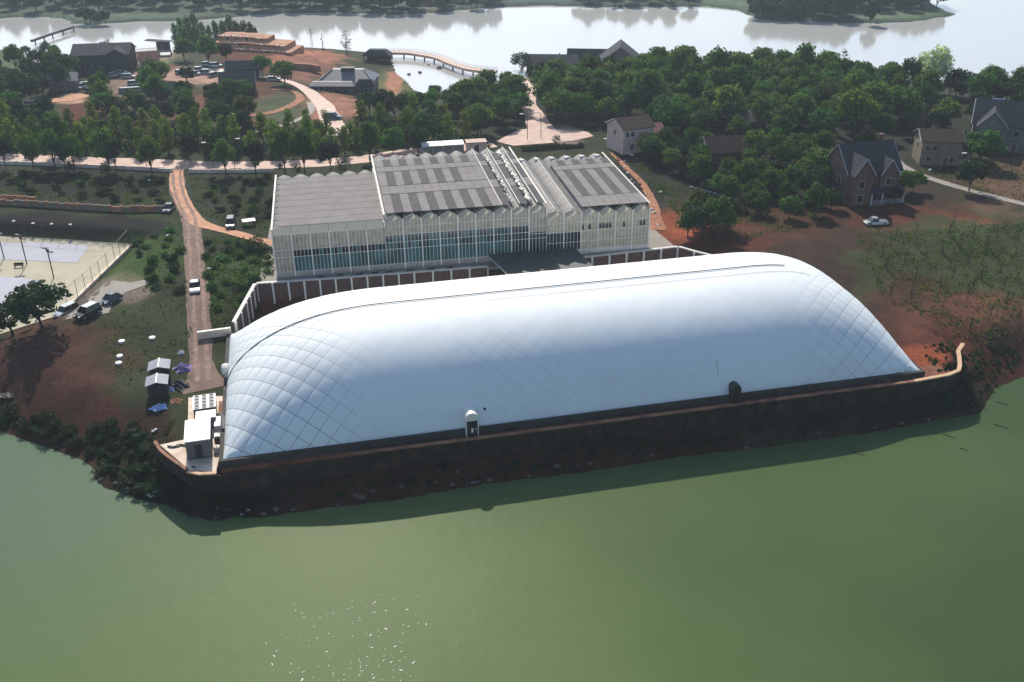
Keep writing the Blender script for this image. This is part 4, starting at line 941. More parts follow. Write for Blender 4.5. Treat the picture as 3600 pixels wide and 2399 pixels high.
# big villa on the right with two front gables
v = house('villa', 'brown two storey villa with slate roof, twin front gables and veranda', G(1972, 448), R_(13), 12.0, 9.5, 6.9, 11.6, 'brickwall', 'slate', 'x', 'villa',
   wins=[(-3.9, -6.75, .9, 1.3, 1.5), (-3.9, -6.75, 3.9, 1.3, 1.5), (-.8, -4.75, 3.9, 1.0, 1.4), (1.0, -4.75, .9, 1.0, 1.6), (3.0, -5.55, 3.8, 1.2, 1.4), (5.2, -4.75, .9, 1.0, 1.6), (-6.0, -1.5, 3.8, 1.2, 1.3, '-x'), (-6.0, 1.8, .8, 1.2, 1.3, '-x'), (6.0, 0, 3.8, 1.2, 1.3, '+x')],
   fronts=[(-5.8, -1.5, 2.0, 7.1, 10.2), (1.2, 5.0, .8, 6.4, 9.2)], chim=(4.6, 2.0), doors=((-.6, '-y'),))
m = MB(); m.add([(-1.6, -4.76, 3.3), (6.4, -4.76, 3.3), (6.4, -7.3, 2.6), (-1.6, -7.3, 2.6), (-1.6, -4.76, 3.42), (6.4, -4.76, 3.42), (6.4, -7.3, 2.72), (-1.6, -7.3, 2.72)], [(3, 2, 1, 0), (4, 5, 6, 7), (0, 1, 5, 4), (1, 2, 6, 5), (2, 3, 7, 6), (3, 0, 4, 7)]); pr_ = m.build('porch_roof', 'slate', v)
for x in (-1.3, 1.2, 3.7, 6.2):
    m = MB(); m.box(x-.14, x+.14, -7.2, -6.92, -1.0, 2.58); m.build('porch_column', 'trim', v)
m = MB(); m.box(-1.6, 6.4, -7.3, -4.76, -1.2, .15); m.build('porch_floor', 'greywall', v)
m = MB()
for x in np.arange(-1.3, 6.2, .3): m.box(x-.03, x+.03, -7.12, -7.06, .16, .95)
m.box(-1.3, 6.2, -7.14, -7.04, .95, 1.03); m.build('railing', 'trim', v)
m = MB(); m.box(-6.3, 6.4, -8.9, -7.4, -1.6, -.5); m.box(-6.0, 6.1, -8.3, -7.4, -.5, -.1); m.build('steps', 'greywall', v)
house('villa', 'dark gabled two storey villa at the right edge among the trees', G(2312, 338), R_(-24), 17, 10, 6.6, 11.2, 'greywall', 'slate', 'x', 'villa',
   wins=[(-5.6, -7.55, .9, 1.2, 1.5), (-3.2, -7.55, .9, 1.2, 1.5), (-5.6, -7.55, 3.9, 1.2, 1.5), (-3.2, -7.55, 3.9, 1.2, 1.5), (1.5, -5, 3.8, 1.2, 1.5), (4.5, -5, 3.8, 1.2, 1.5), (4.5, -5, .9, 1.2, 1.5)], fronts=[(-7.4, -1.2, 2.5, 6.8, 10.2)], doors=((1.4, '-y'),), chim=(5.5, 1.5))
house('villa', 'tan rendered house with low brown roof between the two dark villas', G(2148, 370), R_(-8), 9, 8, 5.8, 7.6, 'tanwall', 'brownroof', 'x', 'house',
   wins=[(-3.2, -4, 3.6, .9, 1.1), (-1.6, -4, 3.6, .9, 1.1), (-2.6, -4, .9, .9, 1.2), (2.6, -4, .9, 1, 1.2), (-4.5, 0, 3.4, 1, 1.1, '-x')], doors=((1.2, '-y'),))
house('annex', 'low tan annex with a lean roof right of the tan house', G(2196, 366), R_(-8), 5, 6, 3.0, 4.4, 'tanwall', 'brownroof', 'y', 'house', wins=[(-1.2, -3, 1, .9, 1)], doors=((1.1, '-y'),))
house('villa', 'pink walled house with brown roof at the edge of the wood', G(1446, 342), R_(24), 8.5, 8, 6.2, 8.0, 'pinkwall', 'brownroof', 'x', 'house',
   wins=[(-3.1, -4, 4.4, .8, 1), (-1.7, -4, 4.4, .8, 1), (-1.7, -4, 1.2, .8, 1.1), (-4.25, 0, 4.2, .9, 1.1, '-x')], doors=((2.6, '-y'),))
house('annex', 'low annex with pinkish red roof beside the pink walled house', G(1486, 330), R_(18), 6.5, 6, 3.4, 5.0, 'brickwall', 'redroof', 'x', 'house', wins=[(1.2, -3, 1.1, .9, 1)], doors=((-1.4, '-y'),))
house('villa', 'low brown roofed house half hidden by round trees right of the greenhouse', G(1668, 372), R_(5), 11, 8, 3.6, 6.2, 'brickwall', 'brownroof', 'x', 'house', wins=[(-3, -4, 1, 1, 1.2), (0, -4, 1, 1, 1.2)], doors=((3, '-y'),))
house('cottage', 'small grey roofed cottage deep in the wood by the pale lane', G(1708, 300), R_(8), 7, 6, 3.2, 5.2, 'greywall', 'greyroof', 'x', 'house', wins=[(-2, -3, 1, .9, 1.1), (2, -3, 1, .9, 1.1)])
0 and house('cottage', 'x', G(1860, 330), R_(-10), 8, 6, 3.2, 5.2, 'darkwall', 'slate', 'x', 'house', wins=[(-2, -3, 1, .9, 1.1), (2, -3, 1, .9, 1.1)])
# lake house with three dark gables
lh = house('lake_house', 'large dark lake house with steep pointed gable by the far water', G(1424, 170), R_(-6), 17, 13, 4.2, 10.6, 'tanwall', 'slate', 'y', 'house',
   wins=[(-2.5, -6.5, 1.5, 1.6, 2), (2.5, -6.5, 1.5, 1.6, 2), (0, -6.5, 4.9, 1.8, 1.6)], doors=((0, '-y'),))
house('lake_house', 'middle dark lake house with long grey ridge roof', G(1352, 166), R_(-8), 15, 10, 4.0, 8.6, 'darkwall', 'slate', 'x', 'house', wins=[(-4, -5, 1.2, 1.5, 1.8), (0, -5, 1.2, 1.5, 1.8)])
house('lake_house', 'left dark lake house with low hipped ridge beside the round tree', G(1268, 170), R_(-6), 18, 10, 4.0, 7.0, 'darkwall', 'slate', 'x', 'house', wins=[(-5, -5, 1.2, 1.5, 1.8), (-1, -5, 1.2, 1.5, 1.8), (4, -5, 1.2, 1.5, 1.8)], fronts=[(.5, 5.0, 1.2, 4.2, 7.6)], doors=((-3, '-y'),))
house('boat_hall', 'dark slate hall with stepped roof at the far left shore', G(246, 160), R_(7), 18, 12, 6.0, 8.6, 'darkwall', 'slate', 'x', 'hall', wins=[(-6, -6, 1.5, 1.6, 2), (-2, -6, 1.5, 1.6, 2), (3, -6, 1.5, 1.6, 2)], fronts=[(2.4, 8.6, 1.6, 6.2, 8.0)], doors=((0, '-y'),), trimm='greyroof')
house('cottage', 'slate roofed cottage in the middle of the left village', G(550, 214), R_(10), 10, 7, 3.6, 6.4, 'darkwall', 'slate', 'x', 'house', wins=[(-3, -3.5, 1, 1, 1.2), (3, -3.5, 1, 1, 1.2)])
house('cottage', 'long low slate roofed shed by the sunny square', G(560, 176), R_(5), 10, 5, 3.0, 5.0, 'darkwall', 'slate', 'x', 'shed', wins=[(-3, -2.5, 1, 1, 1.2)])
house('cottage', 'small dark roofed kiosk on the slope of the left village', G(388, 222), R_(-20), 6, 5, 2.8, 4.6, 'brickwall', 'slate', 'x', 'kiosk', wins=[(-1.6, -2.5, 1, .9, 1)], doors=((1.2, '-y'),))
house('cottage', 'red roofed pavilion on the grass right of the dark hall', G(346, 152), R_(8), 6, 5, 2.6, 4.4, 'offwhite', 'redroof', 'x', 'pavilion', wins=[(-1.6, -2.5, .9, .9, 1)], doors=((1.2, '-y'),))
house('cottage', 'pale roofed hut hidden in trees at the far left', G(150, 204), R_(14), 8, 6, 3.0, 4.8, 'greywall', 'greyroof', 'x', 'hut', wins=[(-2, -3, 1, .9, 1)])
# grey hip roofed visitor building
t = thing('visitor_hall', 'grey hip roofed hall with lower front roof by the inlet', 'hall', G(800, 206), R_(-4))
m = MB(); m.box(-9, 9, -6, 6, -1, 3.6); m.build('wall', 'darkwall', t)
def hip(m, x0, x1, y0, y1, z0, z1, ix, iy): m.add([(x0, y0, z0), (x1, y0, z0), (x1, y1, z0), (x0, y1, z0), (x0+ix, y0+iy, z1), (x1-ix, y0+iy, z1), (x1-ix, y1-iy, z1), (x0+ix, y1-iy, z1)], [(3, 2, 1, 0), (4, 5, 6, 7), (0, 1, 5, 4), (1, 2, 6, 5), (2, 3, 7, 6), (3, 0, 4, 7)])
m = MB(); hip(m, -8.6, 9.6, -5.2, 6.6, 3.65, 6.6, 4, 5.0); rf = m.build('roof', 'greyroof', t)
m = MB(); m.box(-1.6, 2.4, -1.2, 1.2, 5.6, 7.1); m.box(-1.8, 2.6, -1.4, 1.4, 7.102, 7.2); m.build('roof_light', 'darkwall', rf)
m = MB(); hip(m, -10.6, 4.2, -9.8, -5.25, 3.2, 4.3, 1.0, 1.9); m.build('front_roof', 'greyroof', t)
m = MB(); hip(m, 4.3, 10.6, -9.0, -5.25, 3.4, 5.0, 1.2, 1.2); m.build('side_roof', 'slate', t)
m = MB(); m.box(-10, 10, -9.0, -6.02, -1, 3.1); m.build('front_wall', 'darkwall', t)
for x in (-8, -5, -2, 1, 5, 8): window(t, x, -9.0, .8, 1.5, 1.7)
m = MB(); m.box(2.4, 3.6, -9.08, -9.003, 0, 2.2); m.build('door', 'greywall', t)
m = MB(); m.tube([(-8.5, -5.2, 3.8), (-4.6, -.2, 6.7)], .12, 5); m.tube([(9.5, -5.2, 3.8), (5.6, -.2, 6.7)], .12, 5); m.build('hip_ridge', 'trim', rf)
# boat shelter
t = thing('boat_shelter', 'dark low roofed boat shelter on the point by the inlet', 'shelter', G(868, 142), R_(-6))
m = MB(); hip(m, -5.5, 5.5, -3.2, 3.2, 2.6, 4.6, 2.4, 1.6); m.build('roof', 'slate', t)
for x in (-4.6, 0, 4.6):
    for y in (-2.6, 2.6):
        m = MB(); m.tube([(x, y, -1), (x, y, 2.7)], .14, 6); m.build('post', 'darkwall', t)
m = MB(); m.box(-4.6, 4.6, 2.5, 2.7, 0, 2.6); m.build('back_wall', 'darkwall', t)
# orange terraced building on the mound
t = thing('brick_terraces', 'stepped orange earth and brick terraces with pale railings on the far point', 'terraces', G(590, 118), R_(-9))
lev = [(-15, 16, -7, 7, 0, 2.2, 1.6), (-14.5, 13, -4.5, 7, 2.2, 3.9, 1.3), (-14, 5, -1.5, 7, 3.9, 5.6, 1.0)]
for n_, (x0, x1, y0, y1, z0, z1, dr) in enumerate(lev):
    rr = random.Random(n_+3); m = MB(); xs = np.linspace(x0, x1, 15); top = [(x, z1-dr*max(0, (x-x0)/(x1-x0)-.35)+rr.uniform(-.12, .12)) for x in xs]
    m.extr([(x1, z0-2), (x0, z0-2)]+top, y0, y1); m.build('terrace', 'orange', t)
    m = MB()
    for (xa, za), (xb, zb_) in zip(top[:-1], top[1:]):
        m.tube([(xa, y0+.2, za+.8), (xb, y0+.2, zb_+.8)], .05, 4); m.box(xa-.06, xa+.06, y0+.14, y0+.26, za-.1, za+.85)
        if rr.random() < .5: m.box(xa+.3, xa+rr.uniform(.8, 1.9), y0-.12, y0+.3, za-.3, za+.05)
    m.build('railing', 'cream', t)
    for k in range(4 if n_ == 0 else 2):
        window(t, x0+3+rr.uniform(0, 3)+5.5*k, y0, z0+.2, 1.3, 1.2, '-y', 'cream')
t = thing('earth_ramp', 'curved orange earth ramp wall beside the grey hall', 'ramp', G(694, 166), R_(4))
m = MB()
for k in range(14):
    a0 = math.pi*(.15+.75*k/14); a1 = math.pi*(.15+.75*(k+1)/14)
    q = [(7*math.cos(a), 4.5*math.sin(a)) for a in (a0, a1)]+[(5.6*math.cos(a), 3.4*math.sin(a)) for a in (a1, a0)]
    m.prism(q, -.5, 1.6+1.2*k/14)
m.build('wall', 'orange', t)

# ---------------------------------------------------------------- piers, boardwalk, poles
def walkway(name, label, pts, wd, mtl, cat, rail=True, zt=2.2):
    p = [at(a, b, zt) for a, b in pts]; t = thing(name, label, cat, p[0])
    Q = []
    for i in range(len(p)-1):
        p0 = p[max(i-1, 0)]; q1 = p[min(i+2, len(p)-1)]
        for k in range(6):
            s = k/6; Q.append(.5*((2*p[i])+(p[i+1]-p0)*s+(2*p0-5*p[i]+4*p[i+1]-q1)*s*s+(3*p[i]-p0-3*p[i+1]+q1)*s**3)-p[0])
    Q.append(p[-1]-p[0]); n = len(Q); S = []
    for i in range(n):
        d = (Q[min(i+1, n-1)]-Q[max(i-1, 0)]).normalized(); S.append(Vector((d.y, -d.x, 0)))
    m = MB(); m.add([tuple(q+s*wd/2+Vector((0, 0, h))) for h in (-.9, 0) for q, s in zip(Q, S)]+[tuple(q-s*wd/2+Vector((0, 0, h))) for h in (-.9, 0) for q, s in zip(Q, S)],
       [f for i in range(n-1) for f in ((n+i, n+i+1, 3*n+i+1, 3*n+i), (i, i+1, n+i+1, n+i), (3*n+i, 3*n+i+1, 2*n+i+1, 2*n+i), (2*n+i, 2*n+i+1, i+1, i))]); m.build('deck', mtl, t)
    if rail:
        for sg in (1, -1):
            m = MB()
            for i in range(0, n, 1): q = Q[i]+S[i]*sg*(wd/2-.1); m.box(q.x-.05, q.x+.05, q.y-.05, q.y+.05, .0, .8)
            m.tube([Q[i]+S[i]*sg*(wd/2-.1)+Vector((0, 0, .8)) for i in range(n)], .05, 5); m.build('railing', 'board', t)
    for i in range(2, n, 4):
        m = MB(); m.tube([Q[i]-Vector((0, 0, 3.6)), Q[i]-Vector((0, 0, .3))], .3, 7); m.build('pile', 'darkconcrete', t)
    return t
walkway('boardwalk', 'pale curved boardwalk crossing the inlet toward the round tree', [(852,119),(900,119),(940,120),(975,125),(1008,132),(1040,145),(1075,156),(1110,161),(1140,163)], 3.2, 'board', 'boardwalk')
walkway('pier', 'thin dark footbridge reaching from the left bank into the bright water', [(72,92),(100,82),(130,72),(168,60)], 1.0, 'darkwall', 'footbridge', False)
walkway('pier', 'straight pale pier ending at the dark pavilion', [(294,120),(320,118),(350,116),(392,114)], 1.6, 'board', 'pier')
t = thing('pier_pavilion', 'small dark pavilion with sloping roof on the straight pier', 'pavilion', at(376, 114, 2.3), R_(-4))
m = MB(); m.add([(-6.5, -1.8, 3.6), (3, -1.8, 2.9), (3, 1.8, 2.9), (-6.5, 1.8, 3.6), (-6.5, -1.8, 3.8), (3, -1.8, 3.2), (3, 1.8, 3.2), (-6.5, 1.8, 3.8)], [(3, 2, 1, 0), (4, 5, 6, 7), (0, 1, 5, 4), (1, 2, 6, 5), (2, 3, 7, 6), (3, 0, 4, 7)]); m.build('roof', 'slate', t)
m = MB(); m.box(-2.2, 2.4, -1.3, 1.3, 0, 2.9); m.build('wall', 'darkwall', t)
m = MB(); m.box(-.4, .5, -1.36, -1.303, 0, 2); m.build('door', 'greywall', t)
for px, py, s, lb in [(1010, 158, .9, 'largest dark rock standing in the inlet by the boardwalk'), (965, 168, .7, 'small dark rock in the inlet near the grassy point'), (940, 172, .6, 'dark rock close to the grassy point in the inlet'), (985, 150, .4, 'tiny rock below the boardwalk')]:
    m = MB(); m.blob((0, 0, .1), (s*1.3, s, s*.8), int(px), 9, .3); tag(m.build('rock', 'rock', None, True, at(px, py, 0)), lb, 'rock', 'rocks in the inlet')
t = thing('utility_pole', 'thin lattice utility pole standing at the far water edge', 'pole', G(718, 118))
m = MB()
for s in (-1, 1): m.tube([(s*.5, 0, 0), (s*.12, 0, 9)], .08, 5)
for k in range(9): m.tube([(-.5+.042*k, 0, k), (.5-.042*(k+1), 0, k+1)], .04, 4)
m.build('mast', 'trim', t)
for z in (6.8, 8.2):
    m = MB(); m.box(-1.4, 1.4, -.08, .08, z, z+.14); m.build('crossarm', 'trim', t)
# street lamps
def lamp_post(label, p, rz, h=6.5, grp='street lamps'):
    t = thing('street_lamp', label, 'street lamp', p, rz, grp)
    m = MB(); m.tube([(0, 0, -.1), (0, 0, h*.92), (.15, 0, h), (1.2, 0, h+.25)], [.09, .07, .06, .05], 6); m.build('pole', 'darkmetal', t)
    m = MB(); m.box(1.0, 2.0, -.18, .18, h+.2, h+.34); hd = m.build('lamp_head', 'white', t)
    m = MB(); m.box(1.1, 1.9, -.14, .14, h+.15, h+.198); m.build('lens', 'lamp', hd)
    return t
lamp_post('street lamp at the pale road above the green slope', G(540, 384), R_(15))
for px, py, lb in [(338, 388, 'street lamp beside the road junction at the left'), (1212, 322, 'street lamp left of the plaza path'), (1243, 318, 'street lamp right of the plaza path'), (2218, 420, 'street lamp by the lane under the big tree at the right'), (492, 392, 'street lamp beside the pink road right of the junction')]:
    lamp_post(lb, G(px, py), R_(180 if px != 338 else 20))
for px, py, lb in [(62, 608, 'court lamp post in the middle of the lavender court'), (124, 640, 'right court lamp post in front of the mesh fence'), (10, 596, 'court lamp post at the left picture edge')]:
    t = thing('court_lamp', lb, 'lamp post', G(px, py, .1), R_(160), 'court lamps')
    m = MB(); m.tube([(0, 0, 0), (0, 0, 5.6)], .11, 7); m.build('pole', 'darkmetal', t)
    for s in (-1, 1):
        m = MB(); m.box(s*.2-(.9 if s < 0 else 0), s*.2+(.9 if s > 0 else 0), -.22, .22, 5.5+.3*s, 5.7+.3*s); m.build('lamp_head', 'darkmetal', t)
    m = MB(); m.box(-.3, .3, -.08, .08, 5.2, 5.8); m.build('bracket', 'darkmetal', t)
# court fence with mesh posts
def mesh_fence(label, pts, h, step, mtl='darkmetal', rails=(.05, .5, 1.0), z0=.1, name='mesh_fence', rr_=.05):
    P = [G(a, b, z0) for a, b in pts]; t = thing(name, label, 'fence', P[0]); rl = MB()
    for i in range(len(P)-1):
        d = P[i+1]-P[i]; n = max(1, round(d.length/step))
        for k in range(n+(i == len(P)-2)):
            q = P[i]+d*(k/n)-P[0]; m = MB(); m.tube([q-Vector((0, 0, .2)), q+Vector((0, 0, h))], rr_, 6); m.build('post', mtl, t)
        for r in rails: rl.tube([P[i]-P[0]+Vector((0, 0, h*r)), P[i+1]-P[0]+Vector((0, 0, h*r))], rr_*.7, 5)
    rl.build('rail', mtl, t); return t
mesh_fence('dark post fence along the right side of the lavender courts', [(300,564),(266,604),(232,640),(180,686),(130,728)], 3.4, 3.2, rails=(.04, .96))
mesh_fence('dark post fence along the back of the lavender courts', [(-60,541),(60,548),(180,556),(298,562)], 3.2, 4.6, rails=(.04, .97))
wl2 = thing('kerb_wall', 'pale low wall under the right court fence', 'low wall', G(302, 566), 0)
m = MB(); a = Vector((0, 0, 0)); b = G(132, 731)-G(302, 566); d = (b-a).normalized(); s = Vector((d.y, -d.x, 0))
m.add([tuple(q+s*o+Vector((0, 0, h))) for h in (-.6, .45) for q, o in ((a, -.3), (b, -.3), (b, .3), (a, .3))], [(3, 2, 1, 0), (4, 5, 6, 7), (0, 1, 5, 4), (1, 2, 6, 5), (2, 3, 7, 6), (3, 0, 4, 7)]); m.build('coping', 'paleconcrete', wl2)
t = thing('court_bench', 'dark two seat bench on the cream court at the left', 'bench', G(44, 616, .12), R_(5))
m = MB(); m.box(-.9, .9, -.22, .22, .4, .48); m.build('seat', 'darkmetal', t)
for x in (-.7, .7):
    m = MB(); m.box(x-.05, x+.05, -.2, .2, 0, .398); m.build('leg', 'darkmetal', t)
m = MB(); m.box(-.9, .9, .2, .26, .5, .9); m.build('backrest', 'darkmetal', t)
# wall of pillars above the embankment, road parapets
def pillar_wall(label, pts, h, step, wall, pil, name='pillar_wall', th=.3):
    P = [G(a, b) for a, b in pts]; t = thing(name, label, 'wall', P[0]); rr = random.Random(len(pts)); jj = 0
    for i in range(len(P)-1):
        d = P[i+1]-P[i]; n = max(1, round(d.length/step)); u = d.normalized(); r = math.atan2(d.y, d.x)
        for k in range(n):
            a = P[i]+d*(k/n)-P[0]; b = P[i]+d*((k+1)/n)-P[0]; c = (a+b)/2; l = (b-a).length
            hh = h*rr.uniform(.9, 1.05); m = MB(); m.box(c.x-l/2+.18, c.x+l/2-.18, c.y-th/2, c.y+th/2, c.z-.6, c.z+hh, 0, r); m.build('panel', wall if rr.random() < .7 else pil, t)
            m = MB(); m.box(a.x-.2, a.x+.2, a.y-th*.8, a.y+th*.8, a.z-.6, a.z+h+.15, 0, r); m.build('pillar', pil, t)
    return t
pillar_wall('row of tan brick panels along the top of the dark embankment', [(-60,468),(88,476),(180,482),(280,488),(384,486)], 1.3, 2.6, 'tanwall', 'orange')
pillar_wall('orange brick wall at the far left above the dark embankment', [(-120,462),(-40,464),(88,470)], 1.7, 3.0, 'orange', 'tanwall')
pillar_wall('pale pink parapet along the upper road left of the junction', [(-100,378),(0,378),(120,382),(240,388),(330,392),(398,396)], .9, 4.2, 'pinkwall', 'cream', 'road_parapet')
pillar_wall('pale pink parapet along the upper road right of the junction', [(438,398),(490,398),(560,398),(632,396)], .9, 4.6, 'pinkwall', 'cream', 'road_parapet')
pillar_wall('pink parapet section behind the greenhouse left roof', [(850,366),(900,358),(955,352)], .8, 4.0, 'pinkwall', 'cream', 'road_parapet')
for px, py in [(14, 490), (77, 498), (153, 501), (220, 503)]: pass
for k, (px, py) in enumerate([(33, 516), (77, 520), (120, 522), (163, 524)]):
    t = thing('bollard_light', 'small white lamp on the dark embankment, '+['leftmost', 'second from the left', 'third from the left', 'rightmost'][k]+' of four', 'lamp', G(px, py), 0, 'white lamps on the dark embankment')
    m = MB(); m.tube([(0, 0, -.1), (0, 0, .7)], .06, 6); m.build('post', 'darkmetal', t)
    m = MB(); m.lathe([(.3, .7), (.36, .8), (.1, .95)], (0, 0, 0), 10); m.build('lamp_head', 'white', t)
for k in range(10):
    f = k/9; p = G(1392+(1452-1392)*f, 322+(358-322)*f); m = MB(); m.blob((0, 0, .2), (.75, .35, .28), k+40, 8, .1)
    o = m.build('kerb_stone', 'cream', None, True, p, R_(-35)); tag(o, 'pale kerb stone in the row left of the pink walled house', 'kerb stone', 'pale kerb stones by the pink walled house')
for k in range(8):
    f = k/7; p = G(1590+(1664-1590)*f, 432+(452-432)*f); m = MB(); m.blob((0, 0, .15), (.5, .25, .18), k+60, 8, .1)
    o = m.build('kerb_stone', 'trim', None, True, p, R_(-25)); tag(o, 'pale kerb stone in the row under the trees right of the greenhouse', 'kerb stone', 'pale kerb stones under the right trees')
t = thing('roof_sheet', 'white square sheet lying in the grass left of the greenhouse', 'sheet', G(573, 518, .5), R_(20))
m = MB(); m.box(-1.3, 1.3, -.9, .9, .55, .65); m.build('top', 'white', t)
for x in (-1.1, 1.1):
    for y in (-.7, .7):
        m = MB(); m.box(x-.06, x+.06, y-.06, y+.06, -.6, .549); m.build('leg', 'darkmetal', t)
t = thing('billboard', 'blue roofed notice board at the right behind the dark villa', 'notice board', G(2276, 262), R_(-10))
m = MB(); m.box(-3, 3, -.15, .15, 1.0, 4.2); m.build('panel', 'tarpblue', t)
for x in (-2.4, 2.4):
    m = MB(); m.tube([(x, .25, -.2), (x, .25, 4)], .12, 6); m.build('post', 'darkmetal', t)
# dark sticks modelled for stakes and their shadow lines on the right water, plants at the wall
for k, (px, py, dx) in enumerate([(1842, 1046, .8), (1962, 1040, 2.3), (2030, 992, 1.2), (2172, 1000, 2.0), (2292, 978, 2.2), (2210, 1032, 1.2), (2296, 926, 2.0)]):
    p = at(px, py, 0); m = MB(); m.tube([(-dx*.5, dx*.4, -.15), (0, 0, .12), (dx*.6, -dx*.45, .03)], [.03, .06, .025], 6)
    tag(m.build('stake_shadow', 'bark', None, False, p), ['dark stake shadow close to the bank in the middle', 'long thin dark stake shadow farther out', 'dark stake shadow by the bank below the orange wall end', 'long stake shadow out from the right bank corner', 'thin stake shadow right of the red bank corner', 'short stake shadow out in the green water', 'thin stake shadow at the right picture edge'][k]+', modelled as a dark stick on the water', 'stake_shadow', 'stake shadows modelled on the water at the right bank')
# sparse white flecks modelled in place of sun glints on the water
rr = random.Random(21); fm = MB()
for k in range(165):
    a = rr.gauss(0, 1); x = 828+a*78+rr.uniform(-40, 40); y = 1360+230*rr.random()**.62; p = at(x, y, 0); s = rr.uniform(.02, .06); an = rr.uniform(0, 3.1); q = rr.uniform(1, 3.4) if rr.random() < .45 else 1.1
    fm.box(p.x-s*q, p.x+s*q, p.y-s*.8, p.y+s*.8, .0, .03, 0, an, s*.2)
tag(fm.build('painted_glints', 'white'), 'white flecks added as sun glints on the green water in front', 'sun glint', None, 'stuff')

# ---------------------------------------------------------------- trees
def leaf_cloud(clumps, nper, lw, seed, droop=0.0):
    """clumps: (centre, radii); leaf-sized quads spread through each clump's shell"""
    r = np.random.RandomState(seed); V = []
    for (c, rad) in clumps:
        n = int(nper*(rad[0]*rad[1]*rad[2])**.5)
        d = r.normal(size=(n, 3)); d /= np.linalg.norm(d, axis=1)[:, None]
        rho = r.uniform(.35, 1.08, (n, 1))**.7; p = np.array(c)+d*rho*np.array(rad)
        p[:, 2] -= droop*r.uniform(0, 1, n)
        nm = d*.7+r.normal(size=(n, 3))*.65+np.array([0, 0, .35]); nm /= np.linalg.norm(nm, axis=1)[:, None]
        a = np.cross(nm, r.normal(size=(n, 3))); a /= np.linalg.norm(a, axis=1)[:, None]; b = np.cross(nm, a)
        w_ = r.uniform(.6, 1.3, (n, 1))*lw; h = w_*r.uniform(.5, .9, (n, 1))
        V.append(np.stack([p-a*w_-b*h*.2, p+b*h*-.9+a*w_*.1, p+a*w_+b*h*.2, p+b*h*.9], 1))
    V = np.concatenate(V).reshape(-1, 3); n = len(V)//4
    m = MB(); m.v = [tuple(q) for q in V.tolist()]; m.f = [(4*i, 4*i+1, 4*i+2, 4*i+3) for i in range(n)]; m.m = [0]*n
    return m
def tree_proto(kind, seed, mtl, H, Wd, trunk, nper, lw, nc, label, cat='tree', name='broadleaf_tree'):
    rr = random.Random(seed); t = thing(name, label, cat); cl = []
    cz = (H+trunk)/2; hz = (H-trunk)/2
    for k in range(nc):
        if kind == 'tall':
            f = (k+.5)/nc; a = k*2.4+rr.uniform(-.4, .4); z = trunk+f*(H-trunk)*.95; w_ = Wd/2*(.25+.85*math.sin(math.pi*min(1, .18+f*.86)))*.62
            cl.append(((w_*math.cos(a)*rr.uniform(.5, 1), w_*math.sin(a)*rr.uniform(.5, 1), z), (Wd*.24*rr.uniform(.7, 1.2), Wd*.24*rr.uniform(.7, 1.2), (H-trunk)*.16)))
        else:
            a = k*2.4+rr.uniform(-.5, .5); u_ = rr.uniform(-.55, 1); q = math.sqrt(1-u_*u_*.98); k_ = rr.uniform(.5, .78)
            cl.append(((Wd/2*q*k_*math.cos(a), Wd/2*q*k_*math.sin(a), cz+hz*u_*.68), (Wd*.2*rr.uniform(.75, 1.3), Wd*.2*rr.uniform(.75, 1.3), hz*.4*rr.uniform(.8, 1.25))))
    m = MB(); lx, ly = rr.uniform(-.2, .2), rr.uniform(-.2, .2)
    m.tube([(0, 0, -.4), (lx*.4, ly*.4, trunk*.7), (lx, ly, trunk+hz*.6), (lx, ly, trunk+hz*1.3)], [H*.03, H*.022, H*.015, H*.005], 6)
    for c, rad in cl[::2]: m.tube([(lx*.7, ly*.7, trunk*rr.uniform(.75, 1.1)), (c[0]*.5, c[1]*.5, (trunk+c[2])/2), c], [H*.012, H*.008, H*.003], 4)
    m.build('trunk', 'bark', t)
    leaf_cloud(cl, nper, lw, seed).build('crown', mtl, t); return t
PROTO = {
 'broad': [tree_proto('round', s, 'leafE' if s >= 4 else 'leafA', 6.6+.7*(s % 3), 6.4+.9*(s % 2), 1.6, 62, .36, 15, 'x') for s in (1, 2, 3, 4, 5)],
 'dark': [tree_proto('round', s, 'leafC', 6.4, 6.4, 1.3, 70, .34, 13, 'x', name='dark_tree') for s in (11, 12)],
 'willow': [tree_proto('tall', s, 'leafB', 7.4, 4.2, 1.2, 60, .3, 11, 'x', name='slender_tree') for s in (21, 22, 23)],
 'conifer': [tree_proto('tall', s, 'leafA', 9.5, 4.6, .6, 85, .34, 12, 'x', name='upright_tree') for s in (31, 32)],
}
used = set()
def plant(kind, p, s, label, group=None, cat=None, sz=None):
    rr = random.Random(int(p.x*131+p.y*977)); i = rr.randrange(len(PROTO[kind])); o = PROTO[kind][i]
    sc_ = (s*rr.uniform(.9, 1.12), s*rr.uniform(.9, 1.12), (sz or s)*rr.uniform(.88, 1.15)); rz = rr.uniform(0, 6.28)
    if (kind, i) not in used:
        used.add((kind, i)); o.location = p; o.scale = sc_; o.rotation_euler = (0, 0, rz); o['label'] = label
        if group: o['group'] = group
        if cat: o['category'] = cat
    else:
        o = dup(o, p, rz, sc_, label, group)
        if cat: o['category'] = cat
        elif not group and 'group' in o: del o['group']
    return o
